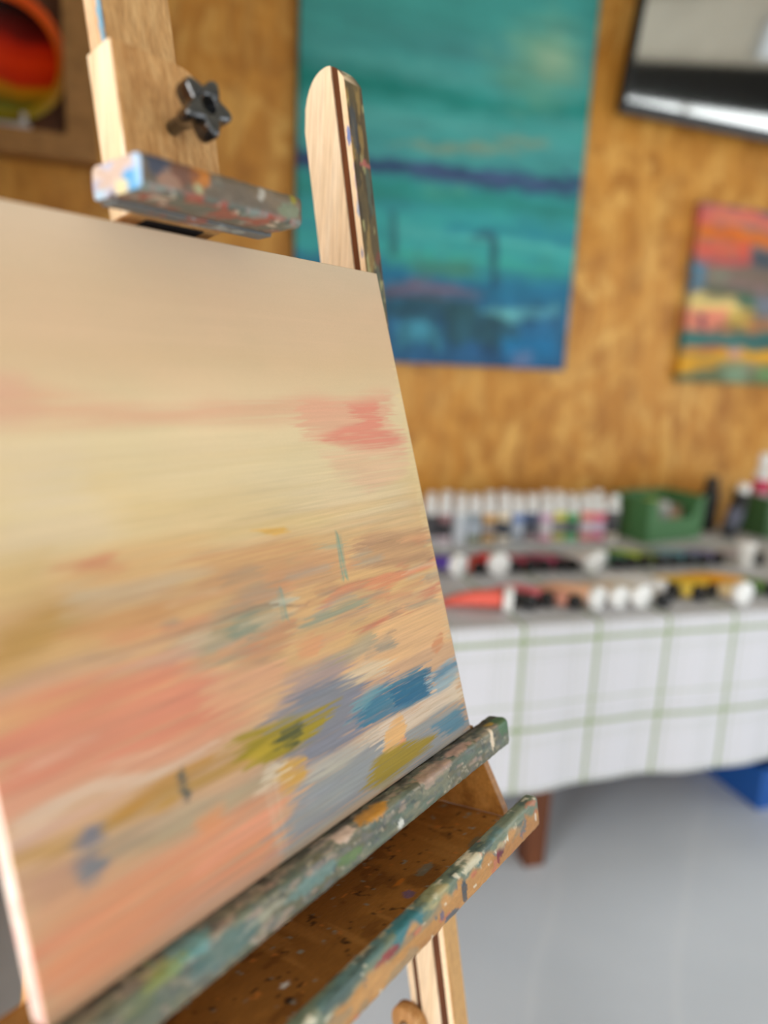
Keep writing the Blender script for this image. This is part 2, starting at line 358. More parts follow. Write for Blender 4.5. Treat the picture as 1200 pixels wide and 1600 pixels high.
def lip_paint(s, n, u):
    wood_c = layers(s, n, u, (186, 134, 74), [((170, 116, 60), (10, 60, 60), .5, .1, .8), ((200, 150, 92), (20, 60, 80), .55, .1, .7), ((150, 130, 100), (24, 60, 60), .60, .06, .7),
        ((190, 110, 80), (50, 100, 100), .68, .04, .8), ((90, 104, 108), (60, 110, 90), .70, .03, .8), ((222, 206, 180), (80, 160, 160), .72, .03, .9)],
        [((96, 22, 44), (-.045, -.052, -.100), (.011, .02, .010), .95), ((120, 26, 46), (-.052, -.052, -.108), (.003, .02, .008), .9), ((112, 24, 40), (.014, -.05, -.089), (.004, .02, .005), .9),
         ((48, 66, 78), (-.118, -.052, -.108), (.005, .02, .012), .85), ((60, 84, 100), (-.142, -.052, -.118), (.012, .02, .005), .85), ((232, 226, 214), (.034, -.052, -.106), (.002, .02, .006), .9), ((190, 96, 50), (.035, -.052, -.098), (.006, .02, .006), .8),
         ((84, 92, 120), (-.157, -.052, -.108), (.004, .02, .005), .8), ((226, 226, 210), (-.03, -.052, -.096), (.002, .02, .008), .9), ((222, 214, 196), (-.056, -.052, -.095), (.003, .02, .008), .9)])
    top = layers(s, n, u, (112, 124, 104), [((140, 144, 122), (24, 60, 60), .5, .1, .8), ((88, 122, 122), (20, 60, 60), .58, .06, .8), ((196, 170, 130), (26, 80, 80), .60, .06, .8), ((72, 90, 86), (40, 90, 90), .62, .05, .8), ((222, 214, 190), (80, 160, 160), .68, .04, .9), ((190, 120, 90), (60, 100, 100), .71, .03, .8)],
        [((50, 116, 124), (-.205, -.048, -.092), (.022, .02, .01), .9), ((150, 36, 44), (-.238, -.05, -.096), (.016, .02, .004), .8), ((168, 162, 110), (-.16, -.048, -.09), (.02, .02, .006), .5), ((218, 206, 176), (-.098, -.048, -.09), (.02, .02, .005), .8)])
    e = -.097 + .012 * (fbm(s * 40, n * 0, u * 0, 31, 2) - .5) * 2
    k = sstep(-.004, .003, u - e)[:, None]
    return wood_c * (1 - k) + top * k
beam('tray_lip', -.525, .0415, -.052, -.036, -.122, -.086, .0045, lip_paint, M['beam_paint'], easel, wob=.0012)

def floor_paint(s, n, u):
    return layers(s, n, u, (170, 116, 54), [((150, 100, 46), (14, 20, 20), .5, .1, .8), ((188, 134, 70), (60, 8, 20), .55, .1, .6), ((120, 76, 34), (30, 40, 40), .62, .05, .7), ((150, 158, 150), (110, 110, 60), .74, .03, .85), ((60, 40, 26), (130, 130, 60), .73, .02, .9), ((206, 130, 60), (120, 90, 60), .76, .02, .9)],
        [((70, 110, 128), (-.205, -.020, -.114), (.006, .005, .01), .9), ((226, 222, 206), (-.115, -.02, -.114), (.005, .003, .01), .9), ((92, 100, 128), (-.175, -.02, -.114), (.012, .006, .01), .8), ((120, 130, 120), (-.10, .01, -.114), (.012, .006, .01), .7), ((96, 110, 96), (-.03, -.01, -.114), (.012, .004, .01), .7), ((220, 130, 40), (-.13, .02, -.114), (.008, .003, .01), .7), ((120, 100, 140), (-.14, .0, -.114), (.006, .006, .01), .8), ((220, 220, 214), (-.29, .02, -.114), (.005, .003, .01), .9), ((30, 24, 26), (-.30, .005, -.114), (.004, .003, .01), .95), ((34, 26, 24), (-.282, .008, -.114), (.003, .002, .01), .95)])
beam('tray_floor', -.52, .030, -.036, .080, -.122, -.114, .0015, floor_paint, M['beam_paint'], easel, ds=.0025, dp=.0025)
box('tray_back', (-.52, .080, -.122), (.030, .0829, -.030), M['tray_wood'], easel, f=T)
for s0, s1 in ((.030, .0395), (-.530, -.5205)):
    bm = bmesh.new(); prism(bm, [(.016, -.0302), (-.0125, -.106), (-.0135, -.114), (.0828, -.114), (.0828, -.0302)], lambda n, u: T(s0, n, u), lambda n, u: T(s1, n, u))
    bm_obj('tray_end_panel', bm, M['tray_wood'], easel)

# posts: a painted front strip, dark groove strips with the shade put into their colour, side strips
def post_front(x0, x1):
    def fn(s, n, u):
        face = layers(s, n, u, (94, 80, 54), [((76, 62, 42), (60, 60, 12), .48, .1, .8), ((116, 96, 60), (90, 60, 14), .55, .08, .8), ((84, 96, 84), (80, 60, 16), .60, .06, .8), ((150, 122, 70), (120, 60, 22), .64, .05, .8), ((120, 70, 56), (60, 60, 40), .68, .04, .8), ((62, 54, 44), (120, 60, 30), .66, .05, .8), ((166, 160, 110), (160, 60, 50), .70, .04, .8)],
            [((176, 96, 90), (x1 - .008, .083, .655), (.012, .02, .003), .9), ((60, 70, 80), (x0 + .006, .083, .69), (.006, .01, .03), .7)])
        side = layers(s, n, u, (250, 226, 190), [((240, 208, 168), (60, 90, 8), .5, .1, .6)], [((96, 130, 196), (x0, .087, .684), (.004, .003, .009), .9), ((150, 176, 214), (x0, .085, .60), (.004, .003, .010), .8), ((190, 170, 200), (x0, .084, .63), (.003, .002, .02), .7), ((70, 110, 180), (x0, .088, .55), (.004, .002, .006), .6)])
        k = (sstep(.0848, .0838, n) + sstep(x0 + .0005, x0 + .002, s) * sstep(.7, .703, u) > .5)[:, None]
        tan = layers(s, n, u, (204, 158, 100), [((190, 142, 86), (60, 60, 8), .5, .1, .8)])
        low = sstep(.12, .08, u + 0 * s)[:, None]
        return np.where(k, face * (1 - low) + tan * low, side)
    return fn
def utop(n):
    if n < .110: return .768 - .026 * (max(0., (.110 - n) / .027)) ** 2.2
    return .700 + .068 * math.sqrt(max(0.0, 1 - ((n - .110) / .0435) ** 2.3))
def strip_bm(bm, s0, s1, na, nb, ua, ub=None, mi=0):
    k = 10; top = [(na + (nb - na) * i / k, utop(na + (nb - na) * i / k) if ub is None else ub) for i in range(k + 1)]
    prism(bm, [(nb, ua), (na, ua)] + top, lambda n, u: T(s0, n, u), lambda n, u: T(s1, n, u), mi)
def front_strip(x0, x1, parent):
    # dense vertical strip so that its paint can be laid on it
    ns, nn, nu = 14, 8, 420; us = np.linspace(-1.0, .74, nu); vs = []; fs = []
    per = [(x0 + (x1 - x0) * i / ns, .083) for i in range(ns + 1)] + [(x1, .083 + .0095 * i / nn) for i in range(1, nn + 1)] + [(x1 - (x1 - x0) * i / ns, .0925) for i in range(1, ns + 1)] + [(x0, .0925 - .0095 * i / nn) for i in range(1, nn)]
    m = len(per)
    for j, u in enumerate(us):
        for (s, n) in per:
            uu = u
            if u > .6: uu = .6 + (utop(n) - .6) * (u - .6) / .14
            vs.append((s, n, uu))
    for j in range(nu - 1):
        for k in range(m): k2 = (k + 1) % m; fs.append((j * m + k, j * m + k2, (j + 1) * m + k2, (j + 1) * m + k))
    fs.append(tuple(range(m))); fs.append(tuple(reversed([(nu - 1) * m + k for k in range(m)])))
    P = np.array(vs); o = mesh_obj('front_strip', [T(*p) for p in vs], fs, M['post_paint'], parent)
    set_col(o, post_front(x0, x1)(P[:, 0], P[:, 1], P[:, 2])); return o
for x0, x1 in ((.0155, .0435), (-.5435, -.5155)):
    bm = bmesh.new()
    strip_bm(bm, x0 + .010, x1, .0926, .153, -1.0)                                    # body behind the grooves
    strip_bm(bm, x0, x0 + .0099, .103, .153, .05)                                     # upper strip
    strip_bm(bm, x0, x0 + .0099, .105, .134, -.997, .05); strip_bm(bm, x0, x0 + .0099, .142, .151, -.997, .05)
    post = bm_obj('upright', bm, M['beech'], easel)
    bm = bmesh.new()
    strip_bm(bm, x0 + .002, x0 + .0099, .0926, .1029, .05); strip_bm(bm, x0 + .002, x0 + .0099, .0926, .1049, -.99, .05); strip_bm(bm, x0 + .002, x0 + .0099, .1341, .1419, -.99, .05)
    bm_obj('groove', bm, M['groove_dark'], post)
    front_strip(x0, x1, post)
# centre mast with the sliding canvas clamp
bm = bmesh.new(); add_box(bm, (-.290, .0815, -.98), (-.223, .104, .80), T); mast = bm_obj('mast', bm, M['oak'], easel)
def lit_cheek_paint(s, n, u):
    return layers(s, n, u, (240, 212, 176), [((226, 190, 150), (40, 200, 6), .5, .1, .9), ((206, 160, 116), (40, 400, 5), .62, .06, .7)],
        [((120, 180, 214), (-.2915, .084, .695), (.01, .004, .022), .95), ((236, 214, 190), (-.2915, .086, .74), (.01, .006, .02), .8), ((150, 190, 214), (-.2915, .083, .75), (.01, .003, .05), .9)])
vs = [(-.2903 - .0012 * k, .0815 + .0225 * j / 14, .52 + .28 * i / 90) for k in (0, 1) for i in range(91) for j in range(15)]
fs = []
for k in (0, 1):
    for i in range(90):
        for j in range(14): b0 = k * 1365 + i * 15 + j; fs.append((b0, b0 + 1, b0 + 16, b0 + 15) if k else (b0, b0 + 15, b0 + 16, b0 + 1))
P = np.array(vs); o = mesh_obj('mast_lit_side', [T(*p) for p in vs], fs, M['post_paint'], mast); set_col(o, lit_cheek_paint(P[:, 0], P[:, 1], P[:, 2]))  # pale sheet puts the side's lighting into colour; the blue smears are paint

clamp_n0, clamp_n1 = .047, .0805
pts = [(-.310, .526), (-.310, .655)]
for k in range(11):
    a = math.pi / 2 * (1 - k / 10); pts.append((-.251 + .032 * math.cos(a), .622 + .032 * math.sin(a)))
pts += [(-.2205, .526)]
bm = bmesh.new(); prism(bm, pts, lambda s, u: T(s, clamp_n0, u), lambda s, u: T(s, clamp_n1, u))
bmesh.ops.bevel(bm, geom=[e for e in bm.edges], offset=.0008, segments=2, affect='EDGES')
M['clamp_wood'] = wood('clamp_oak', (176, 124, 70), (198, 148, 92), (214, 168, 112), (150, 150, 7))
clamp = bm_obj('clamp_block', bm, M['clamp_wood'], easel)
box('clamp_lit_face', (-.3112, clamp_n0 + .001, .527), (-.3101, clamp_n1 - .001, .654), M['beech'], clamp, f=T)  # paler wood on the window side, its lighting put into the colour
box('slot_shadow', (-.293, .058, .5245), (-.237, .0762, .5258), M['slot_dark'], clamp, f=T)  # dark plate on the underside paints in the slot's shadow
def bar_paint(s, n, u):
    c = layers(s, n, u, (104, 90, 74), [((90, 78, 64), (40, 80, 80), .5, .12, .7), ((126, 106, 82), (34, 80, 80), .55, .1, .6), ((92, 94, 84), (50, 100, 110), .60, .08, .5), ((134, 122, 106), (90, 140, 140), .66, .06, .5)],
        [((56, 64, 84), (-.330, -.018, .542), (.010, .02, .010), .9), ((186, 112, 36), (-.296, -.016, .540), (.008, .02, .013), .95), ((160, 120, 98), (-.322, -.016, .528), (.009, .02, .010), .85), ((112, 66, 46), (-.309, -.016, .538), (.012, .02, .008), .8), ((156, 160, 124), (-.298, -.016, .530), (.004, .02, .004), .9),
         ((120, 132, 104), (-.207, -.016, .531), (.012, .02, .006), .75), ((150, 140, 40), (-.200, -.016, .542), (.003, .02, .005), .9), ((186, 180, 168), (-.236, -.016, .538), (.004, .02, .005), .7)])
    lo = (sstep(.5275, .5235, u) * sstep(.03, .0, n))[:, None]
    e = layers(s, n, u, (92, 98, 88), [((160, 72, 56), (90, 60, 60), .58, .05, .85), ((140, 152, 146), (80, 70, 70), .58, .05, .6), ((206, 190, 170), (120, 90, 90), .66, .04, .8), ((150, 80, 60), (50, 60, 60), .62, .05, .7)])
    c = c * (1 - lo) + e * lo
    k = sstep(-.3435, -.3445, s)[:, None]
    d = layers(s, n, u, (186, 166, 154), [((160, 172, 200), (40, 90, 90), .5, .06, .8), ((204, 188, 174), (40, 70, 70), .56, .06, .7)], [((70, 150, 200), (-.345, -.004, .528), (.01, .016, .007), .95), ((206, 196, 150), (-.345, .008, .525), (.01, .008, .006), .9), ((150, 190, 226), (-.345, -.012, .538), (.01, .006, .014), .8), ((60, 56, 60), (-.345, .020, .520), (.01, .004, .006), .9), ((150, 196, 226), (-.345, .036, .522), (.01, .008, .007), .7)])
    return c * (1 - k) + d * k
clampbar = beam('clamp_bar', -.345, -.190, -.016, .0455, .5210, .5450, .005, bar_paint, M['beam_paint'], easel, ds=.0015, dp=.0015, tilt=math.radians(8), wob=.0014)
beam('felt_strip', -.340, -.188, .026, .0445, .5215, .5255, .001, lambda s, n, u: layers(s, n, u, (92, 96, 98), [((150, 80, 60), (60, 60, 60), .6, .05, .8), ((160, 170, 170), (50, 60, 60), .6, .05, .8)]), M['beam_paint'], clampbar, tilt=math.radians(8))

# star knob on the clamp
ks, ku = -.264, .600
def K(x, y, z): return T(ks + x, .047 - z, ku + y)
lathe('knob_shaft', [(.0062, 0), (.0062, .016), (.0075, .017), (.0075, .034)], M['black_plastic'], easel, 24, K).name = 'knob_shaft'
N = 100; vs = []; fs = []
def starr(a): 
    w = (0.5 + 0.5 * math.cos(5 * (a - math.radians(64)))); return .0142 + .0092 * w ** 1.1
prof = [(.30, .0300), (.80, .0292), (.93, .0305), (.99, .0335), (1.0, .038), (1.0, .0450), (.97, .0470), (.88, .0482), (.5999, .0485), (.57, .0478)]
for sc, z in prof:
    for k in range(N):
        a = 2 * math.pi * k / N; r = starr(a) * sc if sc > .6 else .0120 * sc; vs.append(K(r * math.cos(a), r * math.sin(a), z))
for i in range(len(prof) - 1):
    for k in range(N): k2 = (k + 1) % N; fs.append((i * N + k, i * N + k2, (i + 1) * N + k2, (i + 1) * N + k))
fs.append(tuple(range(N)))
base = (len(prof) - 1) * N; 
for k in range(N): a = 2 * math.pi * k / N; vs.append(K((.0066 * math.cos(a)), .0066 * math.sin(a), .034))
for k in range(N): k2 = (k + 1) % N; fs.append((base + k, base + k2, base + N + k2, base + N + k))
fs.append(tuple(base + N + k for k in range(N)))
mesh_obj('star_knob', vs, fs, M['black_plastic'], easel, True)

# round wooden nut on the lower upright
def KN(x, y, z): return T(.0155 - z, .151 + x, -.424 + y)
wn_ = lathe('round_nut', [(.022, 0.0), (.0245, .002), (.0245, .015), (.022, .018)], M['clamp_wood'], easel, 40, KN)
lathe('nut_bolt', [(.0075, .0175), (.0075, .0215), (.006, .0235)], M['steel'], wn_, 20, KN)
# hidden back of the easel: cross bars and rear leg
box('cross_bar', (-.53, .105, -.80), (.03, .13, -.74), M['oak'], easel, .002, f=lambda s, n, u: T(s, n + .05, u))
def leg_pt(x, y, z):
    k = (z - 0) / 1.0; return (x, .62 - .34 * k + y, z * 1.35)
box('rear_leg', (-.28, 0, 0), (-.235, .03, 1.0), M['oak'], easel, .001, f=leg_pt)

# ------------------------------------------------------------------ the canvas on the easel
painting = empty('stretched_canvas', (EX, EY, 0), ER, 'pale peach and salmon sunset landscape canvas standing on the easel ledge', 'painting')
CW, CH = .484, .522
def TCn(x, n, h):   # x 0..CW from left, n thickness, h 0..CH
    return (x - CW, n * math.cos(TC) + h * math.sin(TC), EZ + .0006 - n * math.sin(TC) + h * math.cos(TC))
SUNSET_STROKES = [
    ((217, 184, 150), 0.5, 0.03, 0.02, 60, 'u', ((0.140, 0.906), (1.003, 0.928), (0.992, 0.816), (0.114, 0.789))),
    ((230, 207, 165), 0.8, 0.03, 0.02, 60, 'u', ((0.098, 0.712), (0.971, 0.705), (0.954, 0.458), (0.351, 0.504), (0.057, 0.522))),
    ((226, 196, 140), 0.6, 0.02, 0.02, 80, 'u', ((0.204, 0.625), (0.538, 0.572), (0.757, 0.473), (0.243, 0.531))),
    ((222, 200, 170), 0.5, 0.02, 0.01, 80, 'u', ((0.090, 0.676), (0.195, 0.670), (0.198, 0.556), (0.063, 0.552))),
    ((221, 171, 138), 0.75, 0.008, 0.02, 160, 'u', ((0.083, 0.756), (0.158, 0.752), (0.411, 0.727), (0.635, 0.733), (0.956, 0.743), (0.952, 0.705), (0.676, 0.693), (0.342, 0.699), (0.146, 0.700), (0.072, 0.705))),
    ((221, 170, 142), 0.6, 0.01, 0.01, 100, 'u', ((0.084, 0.763), (0.146, 0.757), (0.153, 0.727), (0.129, 0.703), (0.072, 0.703))),
    ((226, 168, 138), 0.8, 0.004, 0.03, 260, 'u', ((0.668, 0.726), (0.938, 0.743), (0.947, 0.692), (0.985, 0.635), (0.948, 0.607), (0.807, 0.622), (0.645, 0.654))),
    ((225, 138, 116), 0.85, 0.006, 0.03, 300, 'u', ((0.797, 0.715), (0.894, 0.717), (0.912, 0.672), (0.968, 0.643), (0.897, 0.630), (0.725, 0.647), (0.702, 0.662), (0.825, 0.676))),
    ((228, 185, 150), 0.7, 0.006, 0.02, 200, 'u', ((0.695, 0.639), (0.985, 0.607), (0.960, 0.567), (0.818, 0.531), (0.714, 0.583))),
    ((232, 205, 155), 0.6, 0.003, 0.01, 200, 'u', ((0.992, 0.816), (1.019, 0.824), (1.005, 0.197), (0.961, 0.208))),
    ((222, 196, 160), 0.5, 0.003, 0.01, 200, 'u', ((1.009, 0.999), (1.029, 1.001), (1.037, 0.332), (1.004, 0.331))),
    ((224, 178, 122), 0.85, 0.012, 0.03, 120, 'u', ((0.018, 0.484), (0.104, 0.509), (0.219, 0.519), (0.354, 0.513), (0.517, 0.500), (0.754, 0.466), (0.997, 0.449), (1.011, 0.337), (0.687, 0.267), (0.294, 0.288), (-0.009, 0.357))),
    ((218, 160, 112), 0.85, 0.006, 0.03, 220, 'u', ((0.133, 0.513), (0.179, 0.517), (0.218, 0.521), (0.225, 0.503), (0.183, 0.495), (0.129, 0.504))),
    ((214, 142, 105), 0.8, 0.003, 0.02, 260, 'u', ((0.159, 0.515), (0.214, 0.520), (0.221, 0.504), (0.171, 0.506))),
    ((205, 150, 108), 0.6, 0.008, 0.04, 160, 'u', ((0.349, 0.495), (0.528, 0.485), (0.689, 0.447), (0.733, 0.403), (0.533, 0.397), (0.332, 0.430))),
    ((232, 178, 84), 0.9, 0.002, 0.01, 300, 'u', ((0.482, 0.510), (0.559, 0.509), (0.564, 0.498), (0.523, 0.495))),
    ((203, 158, 116), 0.85, 0.004, 0.03, 320, 'u', ((0.742, 0.461), (0.997, 0.449), (0.996, 0.379), (0.812, 0.388), (0.704, 0.406))),
    ((170, 130, 98), 0.5, 0.002, 0.03, 420, 'u', ((0.748, 0.447), (0.988, 0.428), (0.987, 0.411), (0.751, 0.427))),
    ((176, 134, 100), 0.5, 0.002, 0.03, 420, 'u', ((0.767, 0.414), (0.988, 0.400), (0.992, 0.382), (0.772, 0.398))),
    ((140, 166, 142), 0.85, 0.002, 0.004, 300, 'v', ((0.692, 0.480), (0.706, 0.477), (0.699, 0.391), (0.679, 0.395))),
    ((150, 172, 150), 0.5, 0.003, 0.02, 300, 'u', ((0.640, 0.467), (0.705, 0.466), (0.709, 0.449), (0.636, 0.454))),
    ((216, 182, 128), 0.8, 0.012, 0.02, 120, 'u', ((0.028, 0.535), (0.122, 0.542), (0.114, 0.478), (0.014, 0.466))),
    ((190, 146, 78), 0.85, 0.012, 0.03, 140, 'u', ((0.014, 0.466), (0.097, 0.478), (0.159, 0.455), (0.137, 0.423), (0.089, 0.407), (0.000, 0.402))),
    ((206, 150, 100), 0.8, 0.01, 0.03, 140, 'u', ((0.148, 0.466), (0.280, 0.460), (0.369, 0.427), (0.255, 0.406), (0.128, 0.421))),
    ((205, 188, 158), 0.6, 0.01, 0.03, 160, 'u', ((0.129, 0.483), (0.296, 0.476), (0.378, 0.460), (0.277, 0.447), (0.127, 0.455))),
    ((228, 160, 112), 0.75, 0.006, 0.03, 220, 'u', ((0.186, 0.423), (0.328, 0.416), (0.523, 0.415), (0.565, 0.395), (0.356, 0.380), (0.189, 0.396))),
    ((168, 158, 130), 0.85, 0.008, 0.035, 200, 'u', ((0.278, 0.386), (0.364, 0.408), (0.493, 0.421), (0.537, 0.385), (0.516, 0.340), (0.401, 0.303), (0.292, 0.326))),
    ((130, 146, 128), 0.75, 0.004, 0.02, 260, 'u', ((0.380, 0.374), (0.436, 0.402), (0.455, 0.392), (0.427, 0.337), (0.390, 0.337))),
    ((200, 180, 150), 0.7, 0.005, 0.03, 260, 'u', ((0.283, 0.380), (0.344, 0.383), (0.350, 0.358), (0.288, 0.355))),
    ((205, 150, 108), 0.9, 0.004, 0.03, 240, 'u', ((0.444, 0.353), (0.524, 0.366), (0.516, 0.313), (0.443, 0.301), (0.411, 0.316))),
    ((190, 155, 112), 0.8, 0.004, 0.03, 260, 'u', ((0.361, 0.305), (0.418, 0.314), (0.491, 0.309), (0.479, 0.270), (0.390, 0.266))),
    ((140, 118, 98), 0.75, 0.0012, 0.004, 500, 'u', ((0.139, 0.392), (0.251, 0.389), (0.397, 0.387), (0.578, 0.381), (0.576, 0.377), (0.396, 0.382), (0.250, 0.384), (0.139, 0.388))),
    ((150, 112, 92), 0.7, 0.0012, 0.004, 500, 'u', ((0.578, 0.381), (0.808, 0.379), (0.994, 0.388), (0.994, 0.382), (0.806, 0.373), (0.576, 0.376))),
    ((224, 144, 104), 0.9, 0.002, 0.03, 320, 'u', ((0.609, 0.371), (0.784, 0.371), (0.996, 0.379), (0.998, 0.364), (0.800, 0.355), (0.603, 0.353))),
    ((148, 156, 134), 0.85, 0.004, 0.04, 320, 'u', ((0.551, 0.348), (0.639, 0.351), (0.777, 0.351), (0.822, 0.341), (0.706, 0.323), (0.561, 0.329))),
    ((212, 130, 98), 0.9, 0.0025, 0.03, 320, 'u', ((0.687, 0.297), (0.836, 0.299), (1.007, 0.326), (1.011, 0.314), (0.854, 0.286), (0.713, 0.285))),
    ((236, 186, 134), 0.95, 0.004, 0.025, 300, 'u', ((0.600, 0.233), (0.691, 0.278), (0.868, 0.292), (0.998, 0.304), (1.000, 0.198), (0.832, 0.196), (0.684, 0.202))),
    ((226, 204, 170), 0.8, 0.003, 0.03, 360, 'u', ((0.570, 0.220), (0.674, 0.229), (0.777, 0.218), (0.742, 0.191), (0.623, 0.192))),
    ((220, 146, 98), 0.85, 0.0015, 0.006, 400, 'u', ((0.913, 0.204), (0.928, 0.217), (0.967, 0.223), (0.965, 0.199), (0.929, 0.192))),
    ((232, 166, 116), 0.9, 0.003, 0.02, 300, 'u', ((0.526, 0.310), (0.592, 0.318), (0.588, 0.288), (0.526, 0.291))),
    ((120, 158, 145), 0.8, 0.002, 0.004, 300, 'v', ((0.512, 0.410), (0.524, 0.409), (0.523, 0.355), (0.509, 0.358))),
    ((216, 214, 190), 0.6, 0.002, 0.02, 360, 'u', ((0.500, 0.393), (0.556, 0.392), (0.553, 0.381), (0.500, 0.380))),
    ((168, 162, 136), 0.7, 0.003, 0.02, 300, 'u', ((0.559, 0.268), (0.650, 0.271), (0.743, 0.283), (0.747, 0.264), (0.622, 0.244), (0.560, 0.245))),
    ((214, 170, 142), 0.85, 0.01, 0.03, 160, 'u', ((-0.002, 0.392), (0.141, 0.397), (0.296, 0.386), (0.352, 0.318), (0.124, 0.364), (-0.006, 0.371))),
    ((186, 150, 124), 0.6, 0.006, 0.03, 200, 'u', ((-0.001, 0.395), (0.079, 0.398), (0.188, 0.392), (0.186, 0.384), (0.076, 0.387), (-0.003, 0.385))),
    ((225, 142, 112), 0.95, 0.014, 0.04, 140, 'u', ((-0.004, 0.381), (0.109, 0.377), (0.253, 0.356), (0.338, 0.317), (0.407, 0.251), (0.324, 0.220), (0.168, 0.230), (-0.029, 0.262))),
    ((232, 154, 120), 0.6, 0.01, 0.04, 200, 'u', ((0.067, 0.346), (0.247, 0.330), (0.311, 0.306), (0.234, 0.280), (0.073, 0.296))),
    ((232, 172, 132), 0.8, 0.006, 0.03, 240, 'u', ((0.337, 0.312), (0.488, 0.299), (0.490, 0.256), (0.411, 0.239), (0.338, 0.244), (0.316, 0.280))),
    ((238, 190, 160), 0.7, 0.003, 0.03, 340, 'u', ((0.031, 0.297), (0.117, 0.296), (0.120, 0.288), (0.033, 0.287))),
    ((238, 200, 172), 0.7, 0.003, 0.03, 340, 'u', ((0.141, 0.260), (0.212, 0.257), (0.213, 0.250), (0.144, 0.251))),
    ((228, 166, 134), 0.8, 0.01, 0.03, 180, 'u', ((-0.026, 0.276), (0.117, 0.259), (0.317, 0.237), (0.323, 0.215), (0.119, 0.229), (-0.020, 0.236))),
    ((232, 204, 178), 0.75, 0.004, 0.04, 300, 'u', ((-0.005, 0.236), (0.068, 0.239), (0.209, 0.227), (0.312, 0.220), (0.308, 0.207), (0.205, 0.211), (0.063, 0.217), (-0.010, 0.216))),
    ((225, 180, 155), 0.8, 0.004, 0.04, 300, 'u', ((-0.010, 0.216), (0.054, 0.217), (0.154, 0.214), (0.152, 0.203), (0.051, 0.203), (-0.009, 0.201))),
    ((190, 146, 72), 0.9, 0.006, 0.04, 260, 'u', ((-0.012, 0.203), (0.084, 0.195), (0.215, 0.205), (0.373, 0.207), (0.519, 0.194), (0.656, 0.175), (0.542, 0.162), (0.323, 0.170), (0.154, 0.172), (0.020, 0.175))),
    ((198, 142, 58), 0.9, 0.004, 0.03, 300, 'u', ((0.131, 0.199), (0.224, 0.198), (0.320, 0.202), (0.309, 0.187), (0.220, 0.182), (0.137, 0.184))),
    ((168, 152, 124), 0.8, 0.008, 0.04, 240, 'u', ((0.078, 0.170), (0.203, 0.158), (0.385, 0.152), (0.444, 0.155), (0.414, 0.105), (0.214, 0.118), (0.069, 0.131))),
    ((190, 168, 136), 0.8, 0.005, 0.04, 300, 'u', ((0.191, 0.155), (0.294, 0.155), (0.425, 0.142), (0.417, 0.114), (0.285, 0.122), (0.185, 0.131))),
    ((200, 150, 120), 0.85, 0.01, 0.02, 160, 'u', ((-0.005, 0.169), (0.068, 0.163), (0.113, 0.124), (0.072, 0.105), (0.007, 0.117))),
    ((176, 152, 148), 0.85, 0.006, 0.03, 260, 'u', ((0.462, 0.238), (0.495, 0.270), (0.612, 0.270), (0.649, 0.242), (0.612, 0.213), (0.505, 0.202))),
    ((126, 132, 146), 0.92, 0.004, 0.05, 330, 'u', ((0.433, 0.216), (0.515, 0.232), (0.642, 0.221), (0.760, 0.183), (0.722, 0.135), (0.597, 0.114), (0.480, 0.120), (0.431, 0.160))),
    ((148, 152, 154), 0.95, 0.004, 0.05, 330, 'u', ((0.386, 0.011), (0.414, 0.054), (0.454, 0.088), (0.494, 0.114), (0.632, 0.107), (0.790, 0.081), (0.967, 0.074), (1.000, 0.000), (0.761, 0.003), (0.525, 0.003))),
    ((160, 164, 166), 0.6, 0.003, 0.05, 400, 'u', ((0.465, 0.073), (0.622, 0.076), (0.699, 0.070), (0.692, 0.049), (0.535, 0.032), (0.454, 0.036))),
    ((196, 186, 170), 0.8, 0.003, 0.04, 360, 'u', ((0.496, 0.119), (0.599, 0.119), (0.714, 0.113), (0.707, 0.092), (0.589, 0.088), (0.487, 0.090))),
    ((226, 205, 180), 0.9, 0.003, 0.04, 360, 'u', ((0.681, 0.107), (0.802, 0.115), (0.999, 0.127), (0.993, 0.073), (0.833, 0.072), (0.697, 0.065))),
    ((56, 122, 148), 0.92, 0.002, 0.03, 420, 'u', ((0.635, 0.143), (0.704, 0.172), (0.884, 0.175), (0.881, 0.115), (0.801, 0.111), (0.655, 0.116))),
    ((34, 104, 138), 0.92, 0.0015, 0.015, 420, 'u', ((0.750, 0.166), (0.890, 0.170), (0.880, 0.117), (0.759, 0.130))),
    ((112, 164, 172), 0.7, 0.002, 0.04, 450, 'u', ((0.625, 0.168), (0.738, 0.180), (0.732, 0.163), (0.645, 0.143))),
    ((150, 176, 186), 0.9, 0.002, 0.03, 420, 'u', ((0.887, 0.163), (1.005, 0.171), (1.009, 0.132), (0.924, 0.115), (0.881, 0.115))),
    ((86, 134, 158), 0.8, 0.0015, 0.02, 480, 'u', ((0.900, 0.143), (1.009, 0.153), (1.010, 0.141), (0.903, 0.126))),
    ((84, 134, 156), 0.9, 0.002, 0.02, 420, 'u', ((0.859, 0.063), (0.989, 0.063), (0.988, 0.018), (0.913, 0.020))),
    ((238, 184, 118), 0.95, 0.0015, 0.006, 360, 'u', ((0.688, 0.062), (0.716, 0.094), (0.767, 0.116), (0.780, 0.078), (0.758, 0.054), (0.717, 0.051))),
    ((236, 160, 110), 0.8, 0.0015, 0.006, 360, 'u', ((0.733, 0.058), (0.768, 0.070), (0.767, 0.055), (0.738, 0.048))),
    ((166, 140, 34), 0.98, 0.0025, 0.02, 320, 'u', ((0.622, 0.020), (0.661, 0.055), (0.728, 0.062), (0.877, 0.033), (0.843, 0.010), (0.712, 0.006), (0.660, 0.004))),
    ((164, 142, 22), 0.98, 0.003, 0.035, 340, 'u', ((0.352, 0.190), (0.382, 0.214), (0.462, 0.214), (0.579, 0.196), (0.533, 0.160), (0.478, 0.140), (0.397, 0.145))),
    ((76, 82, 44), 0.9, 0.002, 0.02, 380, 'u', ((0.443, 0.192), (0.515, 0.191), (0.492, 0.158), (0.475, 0.145), (0.444, 0.155))),
